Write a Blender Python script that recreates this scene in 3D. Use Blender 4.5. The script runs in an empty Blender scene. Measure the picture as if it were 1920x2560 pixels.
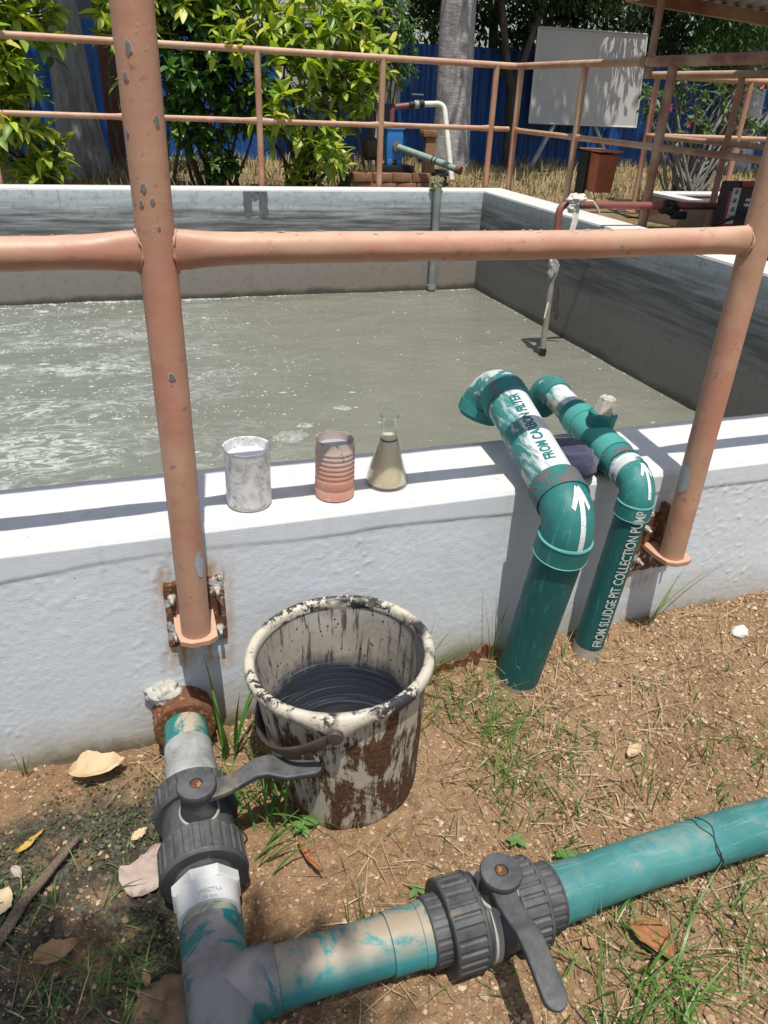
import bpy, bmesh, math, random
import numpy as np
from mathutils import Vector, Matrix

random.seed(7)
rng = np.random.default_rng(11)
PI = math.pi
scene = bpy.context.scene
col = scene.collection

# ------------------------------------------------------------------ camera
def camera_axes(pitch, roll, yaw):
    fw = np.array([math.sin(yaw) * math.cos(pitch), math.cos(yaw) * math.cos(pitch), -math.sin(pitch)])
    rt = np.array([math.cos(yaw), -math.sin(yaw), 0.0])
    up = np.cross(rt, fw)
    return rt * math.cos(roll) + up * math.sin(roll), -rt * math.sin(roll) + up * math.cos(roll), fw

CAM = np.array([0.0, -1.2456, 1.25])
rt_, up_, fw_ = camera_axes(math.radians(29.199), math.radians(2.633), math.radians(19.36))
cam_data = bpy.data.cameras.new('camera')
cam = bpy.data.objects.new('camera', cam_data)
col.objects.link(cam)
cam_data.sensor_fit = 'HORIZONTAL'
cam_data.sensor_width = 36.0
cam_data.lens = 36.0 * 1875.0 / 1920.0
cam_data.clip_start = 0.02
cam_data.clip_end = 600.0
M = Matrix(((rt_[0], up_[0], -fw_[0], CAM[0]), (rt_[1], up_[1], -fw_[1], CAM[1]),
            (rt_[2], up_[2], -fw_[2], CAM[2]), (0, 0, 0, 1)))
cam.matrix_world = M
scene.camera = cam

# ------------------------------------------------------------------ sky and sun
TO_SUN = Vector((-0.041, -0.326, 1.0)).normalized()
world = bpy.data.worlds.new('World')
scene.world = world
world.use_nodes = True
wn = world.node_tree.nodes
sky = wn.new('ShaderNodeTexSky')
sky.sky_type = 'NISHITA'
sky.sun_disc = False
sky.sun_elevation = math.asin(TO_SUN.z)
sky.sun_rotation = math.radians(180 + 7)
sky.air_density = 1.2
sky.dust_density = 2.2
sky.ozone_density = 1.0
bg = wn['Background']
bg.inputs['Strength'].default_value = 0.115
world.node_tree.links.new(sky.outputs['Color'], bg.inputs['Color'])
sun_data = bpy.data.lights.new('sun', 'SUN')
sun_data.energy = 4.6
sun_data.angle = math.radians(0.53)
sun_data.color = (1.0, 0.955, 0.89)
sun = bpy.data.objects.new('sun', sun_data)
col.objects.link(sun)
sun.rotation_euler = TO_SUN.to_track_quat('Z', 'Y').to_euler()
scene.view_settings.view_transform = 'Standard'
scene.view_settings.look = 'None'
scene.view_settings.exposure = 0.12
scene.view_settings.gamma = 1.0
scene.view_settings.use_curve_mapping = False
scene.cycles.max_bounces = 10
scene.cycles.transparent_max_bounces = 12
scene.cycles.caustics_refractive = False
scene.cycles.caustics_reflective = False

# ------------------------------------------------------------------ noise
def _hash(ix, iy, s):
    n = (ix.astype(np.int64) * 374761393 + iy.astype(np.int64) * 668265263 + s * 974634321) & 0xffffffff
    n = ((n ^ (n >> 13)) * 1274126177) & 0xffffffff
    n = ((n ^ (n >> 15)) * 2246822519) & 0xffffffff
    return ((n ^ (n >> 16)) & 0xffffff) / float(0xffffff)

def vnoise(x, y, s=0):
    x = np.asarray(x, float); y = np.asarray(y, float)
    ix = np.floor(x); iy = np.floor(y)
    fx = x - ix; fy = y - iy
    fx = fx * fx * (3 - 2 * fx); fy = fy * fy * (3 - 2 * fy)
    a = _hash(ix, iy, s); b = _hash(ix + 1, iy, s); c = _hash(ix, iy + 1, s); d = _hash(ix + 1, iy + 1, s)
    return (a * (1 - fx) + b * fx) * (1 - fy) + (c * (1 - fx) + d * fx) * fy

def fbm(x, y, s=0, octv=4, gain=0.5):
    t = 0; amp = 1.0; tot = 0
    for k in range(octv):
        t = t + amp * (vnoise(x * 2 ** k + 17.3 * k, y * 2 ** k - 9.1 * k, s + k) - 0.5); tot += amp; amp *= gain
    return t / tot * 2

def smooth(t):
    t = np.clip(t, 0, 1)
    return t * t * (3 - 2 * t)

# ------------------------------------------------------------------ node helper
class NT:
    def __init__(self, name):
        self.m = bpy.data.materials.new(name)
        self.m.use_nodes = True
        self.nt = self.m.node_tree
        self.n = self.nt.nodes
        self.b = self.n['Principled BSDF']
        self._tc = None
    def link(self, a, b): self.nt.links.new(a, b)
    def setv(self, sock, v):
        if hasattr(v, 'is_linked') or isinstance(v, bpy.types.NodeSocket): self.link(v, sock)
        elif isinstance(v, (tuple, list)) and len(v) == 3 and sock.type == 'RGBA': sock.default_value = (*v, 1)
        else: sock.default_value = v
    def obj(self):
        if self._tc is None: self._tc = self.n.new('ShaderNodeTexCoord')
        return self._tc.outputs['Object']
    def map(self, scale=(1, 1, 1), loc=(0, 0, 0), rot=(0, 0, 0), vec=None):
        m = self.n.new('ShaderNodeMapping')
        self.link(vec or self.obj(), m.inputs['Vector'])
        m.inputs['Scale'].default_value = scale; m.inputs['Location'].default_value = loc
        m.inputs['Rotation'].default_value = rot
        return m.outputs['Vector']
    def noise(self, scale, detail=4, rough=0.55, vec=None, dist=0.0):
        t = self.n.new('ShaderNodeTexNoise')
        self.link(vec or self.obj(), t.inputs['Vector'])
        t.inputs['Scale'].default_value = scale; t.inputs['Detail'].default_value = detail
        t.inputs['Roughness'].default_value = rough; t.inputs['Distortion'].default_value = dist
        return t.outputs['Fac']
    def voro(self, scale, vec=None, out='Distance', feature='F1', rand=1.0):
        t = self.n.new('ShaderNodeTexVoronoi'); t.feature = feature
        self.link(vec or self.obj(), t.inputs['Vector'])
        t.inputs['Scale'].default_value = scale; t.inputs['Randomness'].default_value = rand
        return t.outputs[out]
    def ramp(self, fac, stops, interp='LINEAR'):
        r = self.n.new('ShaderNodeValToRGB'); r.color_ramp.interpolation = interp
        e = r.color_ramp.elements
        while len(e) < len(stops): e.new(0.5)
        for k, (p, c) in enumerate(stops):
            e[k].position = p
            e[k].color = (*c, 1) if isinstance(c, (tuple, list)) else (c, c, c, 1)
        self.link(fac, r.inputs['Fac'])
        return r.outputs['Color']
    def step(self, fac, lo, hi): return self.ramp(fac, [(lo, 0.0), (hi, 1.0)] if lo < hi else [(hi, 1.0), (lo, 0.0)])
    def mix(self, fac, a, b, mode='MIX'):
        m = self.n.new('ShaderNodeMix'); m.data_type = 'RGBA'; m.blend_type = mode
        self.setv(m.inputs['Factor'], fac); self.setv(m.inputs['A'] if False else m.inputs[6], a); self.setv(m.inputs[7], b)
        return m.outputs[2]
    def math(self, op, a, b=0.0, clamp=False):
        m = self.n.new('ShaderNodeMath'); m.operation = op; m.use_clamp = clamp
        self.setv(m.inputs[0], a); self.setv(m.inputs[1], b)
        return m.outputs[0]
    def range(self, v, a, b, c=0.0, d=1.0):
        m = self.n.new('ShaderNodeMapRange'); m.clamp = True
        self.setv(m.inputs['Value'], v)
        for k, q in zip(('From Min', 'From Max', 'To Min', 'To Max'), (a, b, c, d)): m.inputs[k].default_value = q
        return m.outputs['Result']
    def sep(self, vec=None):
        s = self.n.new('ShaderNodeSeparateXYZ'); self.link(vec or self.obj(), s.inputs[0])
        return s.outputs
    def geo(self, out): return self.n.new('ShaderNodeNewGeometry').outputs[out]
    def rnd(self): return self.n.new('ShaderNodeObjectInfo').outputs['Random']
    def bump(self, h, strength=0.4, dist=0.002, prev=None):
        b = self.n.new('ShaderNodeBump')
        b.inputs['Strength'].default_value = strength; b.inputs['Distance'].default_value = dist
        self.link(h, b.inputs['Height'])
        if prev is not None: self.link(prev, b.inputs['Normal'])
        return b.outputs['Normal']
    def out(self, color=None, rough=0.6, normal=None, spec=None, **kw):
        if color is not None: self.setv(self.b.inputs['Base Color'], color)
        self.setv(self.b.inputs['Roughness'], rough)
        if normal is not None: self.link(normal, self.b.inputs['Normal'])
        if spec is not None: self.b.inputs['Specular IOR Level'].default_value = spec
        for k, v in kw.items(): self.setv(self.b.inputs[k.replace('_', ' ')], v)
        return self.m

# ------------------------------------------------------------------ geometry helper
def unit(v):
    v = np.asarray(v, float); return v / max(np.linalg.norm(v), 1e-9)

def path_frames(path, ref=None):
    P = np.asarray(path, float); n = len(P)
    T = np.zeros((n, 3))
    for i in range(n):
        a = P[max(i - 1, 0)]; b = P[min(i + 1, n - 1)]
        t = b - a
        if np.linalg.norm(t) < 1e-7: t = T[i - 1] if i else (P[min(i + 2, n - 1)] - a)
        T[i] = unit(t)
    if ref is None:
        ref = np.array([0, 0, 1.0]) if abs(T[0][2]) < 0.9 else np.array([0, -1.0, 0])
    ref = np.asarray(ref, float)
    N = np.zeros((n, 3))
    N[0] = unit(ref - T[0] * (ref @ T[0]))
    for i in range(1, n):
        v = N[i - 1] - T[i] * (N[i - 1] @ T[i])
        N[i] = unit(v)
    return T, N, np.cross(T, N)

def fillet(pts, R, seg=10):
    pts = [np.asarray(p, float) for p in pts]
    out = [pts[0]]
    for i in range(1, len(pts) - 1):
        a = unit(pts[i - 1] - pts[i]); b = unit(pts[i + 1] - pts[i])
        r = R[i - 1] if isinstance(R, (list, tuple)) else R
        ang = math.acos(max(-1, min(1, a @ b)))
        d = r / math.tan(ang / 2)
        p0 = pts[i] + a * d; p1 = pts[i] + b * d
        c = pts[i] + unit(a + b) * (r / math.sin(ang / 2))
        u = unit(p0 - c); w = unit(p1 - c); tot = math.acos(max(-1, min(1, u @ w)))
        for k in range(seg + 1):
            t = k / seg
            out.append(c + r * (math.sin((1 - t) * tot) * u + math.sin(t * tot) * w) / math.sin(tot))
    out.append(pts[-1])
    return out

class MB:
    def __init__(self): self.v = []; self.f = []; self.nv = 0
    def add(self, v, f):
        v = np.asarray(v, float); off = self.nv
        self.v.append(v); self.nv += len(v)
        for q in f: self.f.append(tuple(int(i) + off for i in q))
        return self
    def sweep(self, path, secs, ref=None, cap=(True, True)):
        T, N, B = path_frames(path, ref); P = np.asarray(path, float)
        k = len(secs[0]); n = len(P)
        V = np.concatenate([P[i] + np.outer(secs[i][:, 0], N[i]) + np.outer(secs[i][:, 1], B[i]) for i in range(n)])
        F = []
        for i in range(n - 1):
            for j in range(k):
                a = i * k + j; b = i * k + (j + 1) % k
                F.append((a, b, b + k, a + k))
        if cap[0]: F.append(tuple(range(k))[::-1])
        if cap[1]: F.append(tuple((n - 1) * k + j for j in range(k)))
        return self.add(V, F)
    def tube(self, path, r, seg=16, ref=None, cap=(True, True)):
        n = len(path)
        rs = r if hasattr(r, '__len__') else [r] * n
        a = np.linspace(0, 2 * PI, seg, endpoint=False)
        secs = []
        for q in rs:
            ra, rb = (q if hasattr(q, '__len__') else (q, q))
            secs.append(np.stack([np.cos(a) * ra, np.sin(a) * rb], 1))
        return self.sweep(path, secs, ref, cap)
    def profile(self, p0, p1, prof, seg=32, ref=None, cap=(True, True)):
        # prof: list of (t in metres along p0->p1, radius)
        p0 = np.asarray(p0, float); d = unit(np.asarray(p1, float) - p0)
        path = [p0 + d * t for t, _ in prof]
        T = np.tile(d, (len(prof), 1))
        if ref is None: ref = np.array([0, 0, 1.0]) if abs(d[2]) < 0.9 else np.array([0, -1.0, 0])
        N = unit(ref - d * (ref @ d)); B = np.cross(d, N)
        a = np.linspace(0, 2 * PI, seg, endpoint=False)
        V = np.concatenate([path[i] + prof[i][1] * (np.outer(np.cos(a), N) + np.outer(np.sin(a), B)) for i in range(len(prof))])
        F = []
        for i in range(len(prof) - 1):
            for j in range(seg):
                x = i * seg + j; y = i * seg + (j + 1) % seg
                F.append((x, y, y + seg, x + seg))
        if cap[0]: F.append(tuple(range(seg))[::-1])
        if cap[1]: F.append(tuple((len(prof) - 1) * seg + j for j in range(seg)))
        return self.add(V, F)
    def box(self, c, s, rot=None, bev=0.0):
        c = np.asarray(c, float); h = np.asarray(s, float) / 2
        if bev <= 0:
            V = np.array([[x, y, z] for z in (-1, 1) for y in (-1, 1) for x in (-1, 1)], float) * h
            F = [(0, 2, 3, 1), (4, 5, 7, 6), (0, 1, 5, 4), (2, 6, 7, 3), (0, 4, 6, 2), (1, 3, 7, 5)]
        else:
            bm = bmesh.new(); bmesh.ops.create_cube(bm, size=1.0)
            for v in bm.verts: v.co = Vector((v.co.x * s[0], v.co.y * s[1], v.co.z * s[2]))
            bmesh.ops.bevel(bm, geom=list(bm.edges), offset=bev, segments=2, affect='EDGES', profile=0.6)
            bm.verts.index_update()
            V = np.array([v.co[:] for v in bm.verts]); F = [tuple(v.index for v in f.verts) for f in bm.faces]; bm.free()
        if rot is not None: V = V @ np.asarray(rot).T
        return self.add(V + c, F)
    def build(self, name, mat=None, parent=None, smooth_angle=40, origin=None):
        V = np.concatenate(self.v) if self.v else np.zeros((0, 3))
        if origin is not None: V = V - np.asarray(origin, float)
        me = bpy.data.meshes.new(name)
        me.from_pydata(V.tolist(), [], self.f)
        me.update()
        if smooth_angle:
            me.polygons.foreach_set('use_smooth', [True] * len(me.polygons))
            if smooth_angle < 180: me.set_sharp_from_angle(angle=math.radians(smooth_angle))
        if mat: me.materials.append(mat)
        return link(name, me, parent, origin)

def link(name, me, parent=None, origin=None):
    o = bpy.data.objects.new(name, me); col.objects.link(o)
    if origin is not None: o.location = origin
    if parent is not None: o.parent = parent
    return o

def grid_mesh(name, X, Y, Z, mat, parent=None, flip=False):
    # X,Y,Z arrays (n,m)
    n, m = X.shape
    V = np.stack([X, Y, Z], -1).reshape(-1, 3)
    i = np.arange((n - 1) * (m - 1)); r = i // (m - 1); c = i % (m - 1)
    a = r * m + c
    F = np.stack([a, a + 1, a + m + 1, a + m], 1)
    if flip: F = F[:, ::-1]
    return quick(name, V, F, mat, parent)

def quick(name, V, F, mat, parent=None, smooth_=True):
    # fast build from numpy arrays with equal face sizes
    me = bpy.data.meshes.new(name)
    k = F.shape[1]
    me.vertices.add(len(V)); me.vertices.foreach_set('co', np.asarray(V, np.float32).ravel())
    me.loops.add(F.size); me.loops.foreach_set('vertex_index', np.asarray(F, np.int32).ravel())
    me.polygons.add(len(F)); me.polygons.foreach_set('loop_start', np.arange(0, F.size, k, dtype=np.int32))
    me.polygons.foreach_set('use_smooth', np.full(len(F), smooth_))
    me.update(calc_edges=True)
    if mat: me.materials.append(mat)
    return link(name, me, parent)

def tag(o, label=None, cat=None, group=None, kind=None):
    if label: o['label'] = label
    if cat: o['category'] = cat
    if group: o['group'] = group
    if kind: o['kind'] = kind
    return o

def empty(name, loc, label=None, cat=None, group=None):
    o = bpy.data.objects.new(name, None); col.objects.link(o)
    o.location = loc; o.empty_display_size = 0.05
    return tag(o, label, cat, group)

def under(root, *objs):
    # parent world-space meshes to an Empty without moving them
    loc = Vector(root.location)
    for o in objs:
        o.parent = root
        o.matrix_parent_inverse = Matrix.Translation(-loc)

class Thing:
    # a top-level Empty whose parts are built in world coordinates
    def __init__(self, name, loc, label, cat, group=None):
        self.e = empty(name, loc, label, cat, group); self.loc = np.asarray(loc, float)
    def part(self, name, mb, mat, parent=None, smooth_angle=40):
        o = mb.build(name, mat, None, smooth_angle)
        if parent is None: under(self.e, o)
        else:
            o.parent = parent; o.matrix_parent_inverse = Matrix.Identity(4)
        return o
    def adopt(self, o, parent=None):
        if parent is None: under(self.e, o)
        else: o.parent = parent; o.matrix_parent_inverse = Matrix.Identity(4)
        return o

# pipe surface for lettering and arrows
class PipeSurf:
    def __init__(self, path, r, ref):
        self.P = np.asarray(path, float); self.r = r
        self.T, self.N, self.B = path_frames(path, ref)
        self.s = np.concatenate([[0], np.cumsum(np.linalg.norm(np.diff(self.P, axis=0), axis=1))])
    def pt(self, s, a, off=0.001):
        i = int(np.clip(np.searchsorted(self.s, s) - 1, 0, len(self.s) - 2))
        t = (s - self.s[i]) / max(self.s[i + 1] - self.s[i], 1e-9)
        c = self.P[i] * (1 - t) + self.P[i + 1] * t
        N = unit(self.N[i] * (1 - t) + self.N[i + 1] * t); B = unit(self.B[i] * (1 - t) + self.B[i + 1] * t)
        rr = self.r(s) if callable(self.r) else self.r
        return c + (rr + off) * (math.cos(a) * N + math.sin(a) * B)
    def wrap(self, V2, F, s0, a0, off=0.0012, rref=None):
        rr = rref or (self.r(s0) if callable(self.r) else self.r)
        return np.array([self.pt(s0 + x, a0 - y / rr, off) for x, y in V2]), F

def refine(V, F, maxlen):
    bm = bmesh.new()
    vs = [bm.verts.new((p[0], p[1], 0)) for p in V]
    for q in F:
        try: bm.faces.new([vs[i] for i in q])
        except ValueError: pass
    bmesh.ops.triangulate(bm, faces=list(bm.faces))
    for _ in range(6):
        lng = [e for e in bm.edges if e.calc_length() > maxlen]
        if not lng: break
        bmesh.ops.subdivide_edges(bm, edges=lng, cuts=1)
        bmesh.ops.triangulate(bm, faces=[f for f in bm.faces if len(f.verts) > 3])
    bm.verts.index_update()
    V2 = np.array([(v.co.x, v.co.y) for v in bm.verts]); F2 = [tuple(v.index for v in f.verts) for f in bm.faces]
    bm.free()
    return V2, F2

def text_shape(body, size, bold=0.0, maxlen=0.006, jitter=0.0, length=None):
    cu = bpy.data.curves.new('lettering', 'FONT'); cu.body = body; cu.size = size; cu.offset = bold; cu.resolution_u = 3
    ob = bpy.data.objects.new('lettering', cu); col.objects.link(ob)
    bpy.context.view_layer.update()
    dg = bpy.context.evaluated_depsgraph_get()
    me = bpy.data.meshes.new_from_object(ob.evaluated_get(dg))
    V = np.array([v.co[:2] for v in me.vertices]); F = [tuple(p.vertices) for p in me.polygons]
    bpy.data.objects.remove(ob); bpy.data.curves.remove(cu); bpy.data.meshes.remove(me)
    if length: V[:, 0] *= length / V[:, 0].max()
    V, F = refine(V, F, maxlen)
    if jitter:
        V = V + np.stack([fbm(V[:, 0] * 60, V[:, 1] * 60, 5, 2), fbm(V[:, 0] * 60 + 9, V[:, 1] * 60, 8, 2)], 1) * jitter
    return V, F

def arrow_shape(L, w, head):
    # along +x, hand painted: a stroke and two head strokes
    def stroke(a, b, w0, w1):
        a = np.array(a, float); b = np.array(b, float); d = unit(np.append(b - a, 0))[:2]; n = np.array([-d[1], d[0]])
        return [a + n * w0, a - n * w0, b - n * w1, b + n * w1]
    V = []; F = []
    for a, b, w0, w1 in (((0, 0), (L * 0.96, 0), w * .55, w * .5), ((L, 0.0), (L - head, head * .75), w * .5, w * .35), ((L, 0), (L - head, -head * .7), w * .5, w * .35)):
        k = len(V); V += stroke(a, b, w0, w1); F.append((k, k + 1, k + 2, k + 3))
    return refine(np.array(V), F, 0.008)

# ================================================================== materials
def mat_plaster():
    t = NT('white_limewash_plaster')
    x, y, z = t.sep()
    big = t.noise(2.2, 5, 0.6)
    mid = t.noise(14, 5, 0.6)
    c = t.ramp(big, [(0.3, (0.60, 0.64, 0.675)), (0.7, (0.66, 0.69, 0.715))])
    c = t.mix(t.step(mid, 0.55, 0.75), c, (0.575, 0.61, 0.64))
    # soil splash and algae along the foot, rising and falling with noise
    foot = t.math('ADD', z, t.math('MULTIPLY', t.math('SUBTRACT', t.noise(5, 5, 0.65), 0.5), -0.16))
    ramp_x = t.range(x, -0.3, 1.2, 0.0, 0.085)
    foot = t.math('SUBTRACT', foot, ramp_x)
    drips = t.math('MULTIPLY', t.step(t.noise(1.0, 5, .7, t.map((26, 26, 1.6))), .56, .70), t.range(z, .36, .52))
    c = t.mix(t.math('MULTIPLY', drips, .35), c, (0.40, 0.41, 0.41))
    blot = t.step(t.noise(3.4, 6, .72, t.map((1, 1, 1), (4, 8, 2)), dist=.8), .56, .70)
    c = t.mix(t.math('MULTIPLY', blot, .28), c, (0.46, 0.47, 0.46))
    c = t.mix(t.range(foot, 0.15, 0.02), c, (0.42, 0.385, 0.30))
    c = t.mix(t.range(foot, 0.055, 0.005), c, (0.17, 0.15, 0.10))
    # rust weeping below the post brackets
    def rust(cx, z0, z1, w):
        dx = t.math('ABSOLUTE', t.math('SUBTRACT', x, cx))
        m = t.math('MULTIPLY', t.range(dx, w, w * 0.55), t.math('MULTIPLY', t.range(z, z0, z0 + .05), t.range(z, z1 + .02, z1 - .01)))
        return t.math('MULTIPLY', m, t.step(t.noise(30, 4, 0.6, t.map((1, 1, 0.3))), 0.42, 0.62))
    c = t.mix(rust(0.052, 0.17, 0.45, 0.085), c, (0.42, 0.25, 0.10))
    c = t.mix(rust(1.10, 0.18, 0.44, 0.07), c, (0.44, 0.29, 0.15))
    # specks
    sp = t.step(t.voro(48), 0.085, 0.05)
    c = t.mix(t.math('MULTIPLY', sp, t.step(t.noise(9, 2), 0.58, 0.62)), c, (0.16, 0.15, 0.14))
    n = t.bump(t.noise(330, 3, 0.7, t.map((1, 1, 1.35))), 0.7, 0.0014)
    n = t.bump(t.noise(190, 3, 0.6), 0.18, 0.0016, n)
    return t.out(c, 0.85, n, 0.25)

def mat_walltop():
    t = NT('white_painted_coping')
    c = t.ramp(t.noise(6, 6, 0.65), [(0.3, (0.57, 0.555, 0.525)), (0.7, (0.65, 0.635, 0.605))])
    c = t.mix(t.step(t.noise(26, 5, 0.7), 0.56, 0.72), c, (0.50, 0.485, 0.45))
    c = t.mix(t.math('MULTIPLY', t.step(t.noise(3.1, 6, 0.75, dist=1.5), 0.60, 0.66), 0.5), c, (0.50, 0.50, 0.49))
    c = t.mix(t.step(t.noise(90, 3, 0.5), 0.70, 0.76), c, (0.42, 0.38, 0.32))
    return t.out(c, 0.8, t.bump(t.noise(120, 5, 0.7), 0.25, 0.002), 0.25)

def mat_lining(axis):
    # stained inner concrete; horizontal tide marks; axis: stretch direction of streaks
    t = NT('stained_tank_concrete_' + axis)
    x, y, z = t.sep()
    st = (0.45, 8, 8) if axis == 'x' else (8, 0.45, 8)
    streak = t.noise(3.0, 6, 0.65, t.map(st if axis == 'x' else st))
    wob = t.math('ADD', z, t.math('MULTIPLY', t.math('SUBTRACT', t.noise(1.6, 5, 0.6), 0.5), 0.16))
    c = t.ramp(t.range(wob, -0.34, 0.54), [(0.0, (0.055, 0.05, 0.042)), (0.055, (0.07, 0.062, 0.05)), (0.10, (0.215, 0.19, 0.16)),
                                          (0.47, (0.25, 0.23, 0.205)), (0.60, (0.20, 0.20, 0.19)), (0.72, (0.30, 0.315, 0.315)), (0.82, (0.40, 0.44, 0.45)), (1.0, (0.50, 0.56, 0.58))])
    band = t.math('MULTIPLY', t.range(z, -0.02, 0.14), t.range(z, 0.50, 0.34))
    dark = t.math('MULTIPLY', t.step(streak, 0.40, 0.58), band)
    c = t.mix(t.math('MULTIPLY', dark, 0.85), c, (0.06, 0.06, 0.057))
    c = t.mix(t.math('MULTIPLY', t.step(t.noise(22, 6, 0.7), 0.52, 0.68), 0.45), c, (0.12, 0.105, 0.09))
    drip = t.math('MULTIPLY', t.step(t.noise(1.0, 5, 0.7, t.map((14, 14, 0.8))), 0.60, 0.70), t.range(z, 0.1, 0.5))
    c = t.mix(t.math('MULTIPLY', drip, 0.5), c, (0.10, 0.105, 0.105))
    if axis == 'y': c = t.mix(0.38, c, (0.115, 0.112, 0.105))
    n = t.bump(t.noise(70, 5, 0.65), 0.35, 0.004)
    return t.out(c, 0.8, n, 0.3)

def mat_rail(name='salmon_pipe_paint', base=(0.44, 0.215, 0.145), pale=(0.555, 0.345, 0.24), chip=0.72):
    t = NT(name)
    c = t.ramp(t.noise(7, 5, 0.6), [(0.28, (base[0] * .86, base[1] * .84, base[2] * .82)), (0.55, base), (0.8, pale)])
    c = t.mix(t.math('MULTIPLY', t.step(t.noise(3.2, 4, 0.6, t.map((1, 1, 1), (3, 1, 0))), 0.42, 0.62), 0.65), c, (0.43, 0.315, 0.195))
    f = t.noise(38, 6, 0.72)
    c = t.mix(t.step(f, 0.60, 0.70), c, (base[0] * .66, base[1] * .6, base[2] * .6))
    ch = t.math('MULTIPLY', t.step(t.noise(52, 3, 0.5, t.map((1, 1, 1), (7, 3, 1))), chip, chip + .012), t.step(t.noise(5, 3, 0.6, t.map((1, 1, 1), (1, 8, 4))), 0.45, 0.52))
    edge = t.step(t.noise(52, 3, 0.5, t.map((1, 1, 1), (7, 3, 1))), chip - .02, chip + .02)
    c = t.mix(ch, c, (0.17, 0.165, 0.16))
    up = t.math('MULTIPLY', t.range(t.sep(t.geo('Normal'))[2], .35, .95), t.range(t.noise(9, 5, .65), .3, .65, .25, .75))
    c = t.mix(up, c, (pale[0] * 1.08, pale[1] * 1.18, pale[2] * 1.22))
    lump = t.voro(85)
    n = t.bump(t.math('ADD', t.math('MULTIPLY', t.step(lump, 0.22, 0.05), t.step(t.noise(11, 3), .48, .6)), t.math('MULTIPLY', edge, -0.8)), 0.22, 0.0014)
    n = t.bump(t.noise(30, 5, 0.6), 0.3, 0.004, n)
    return t.out(c, t.range(t.noise(20, 3), .3, .7, .42, .62), n, 0.45)

def mat_flat(name, c, rough=0.6, spec=0.4, var=0.15, scale=20, bump=0.2, bscale=90, metal=0.0):
    t = NT(name)
    lo = tuple(q * (1 - var) for q in c); hi = tuple(min(1, q * (1 + var)) for q in c)
    k = t.ramp(t.noise(scale, 5, 0.6), [(0.3, lo), (0.7, hi)])
    return t.out(k, rough, t.bump(t.noise(bscale, 4, 0.6), bump, 0.002), spec, Metallic=metal)

def mat_rust(name='flaking_rust', a=(0.075, 0.033, 0.02), b=(0.22, 0.10, 0.05), white=0.0, whitec=(0.62, 0.64, 0.64)):
    t = NT(name)
    f = t.noise(34, 6, 0.7)
    c = t.ramp(f, [(0.25, a), (0.5, tuple((p + q) / 2 for p, q in zip(a, b))), (0.75, b)])
    c = t.mix(t.step(t.noise(90, 3), 0.58, 0.66), c, (0.34, 0.16, 0.06))
    if white > 0: c = t.mix(t.step(t.noise(21, 6, 0.75, t.map((1, 1, 1), (4, 2, 9))), 1 - white, 1 - white + .03), c, whitec)
    n = t.bump(f, 0.8, 0.006)
    n = t.bump(t.noise(150, 4, .7), 0.5, 0.003, n)
    return t.out(c, 0.85, n, 0.3)

def mat_teal(name, peel=0.62, dust=0.0, base=(0.012, 0.175, 0.165), light=(0.03, 0.27, 0.245), peelc=(0.58, 0.57, 0.53), dustc=(0.34, 0.25, 0.17), ax='z', scr=0.5, foot=0.0, soft=.24):
    # green PVC: sun-bleached, scratched, paint peeled to pale, dusty on its upper side
    t = NT(name)
    c = t.ramp(t.noise(9, 5, 0.6), [(0.3, base), (0.7, light)])
    sc = {'z': (40, 40, 3), 'y': (40, 3, 40), 'x': (3, 40, 40)}[ax]
    scratch = t.step(t.noise(2.6, 5, 0.75, t.map(sc)), 0.56, 0.70)
    c = t.mix(t.math('MULTIPLY', scratch, scr * 0.35), c, (0.18, 0.40, 0.37))
    pn = t.noise(13, 6, 0.72, t.map((1, 1, 1), (2, 5, 3)), dist=0.4)
    if foot: pn = t.math('ADD', pn, t.range(t.sep()[2], 0.24, 0.09, 0.0, foot))
    pm = t.step(pn, peel, peel + 0.02)
    c = t.mix(pm, c, peelc)
    if dust > 0:
        g = t.sep(t.geo('Normal'))[2]
        d = t.math('MULTIPLY', t.range(g, 0.35, 0.95), t.step(t.noise(15, 6, 0.72, t.map((1, 1, 1), (9, 1, 2)), dist=0.6), 1 - dust, 1 - dust + soft))
        c = t.mix(t.math('MULTIPLY', d, .88), c, dustc)
    n = t.bump(pm, 0.35, 0.0015)
    n = t.bump(t.noise(26, 4, 0.6), 0.15, 0.004, n)
    return t.out(c, t.range(t.noise(24, 3), .3, .7, .42, .66), n, 0.4)

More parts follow.
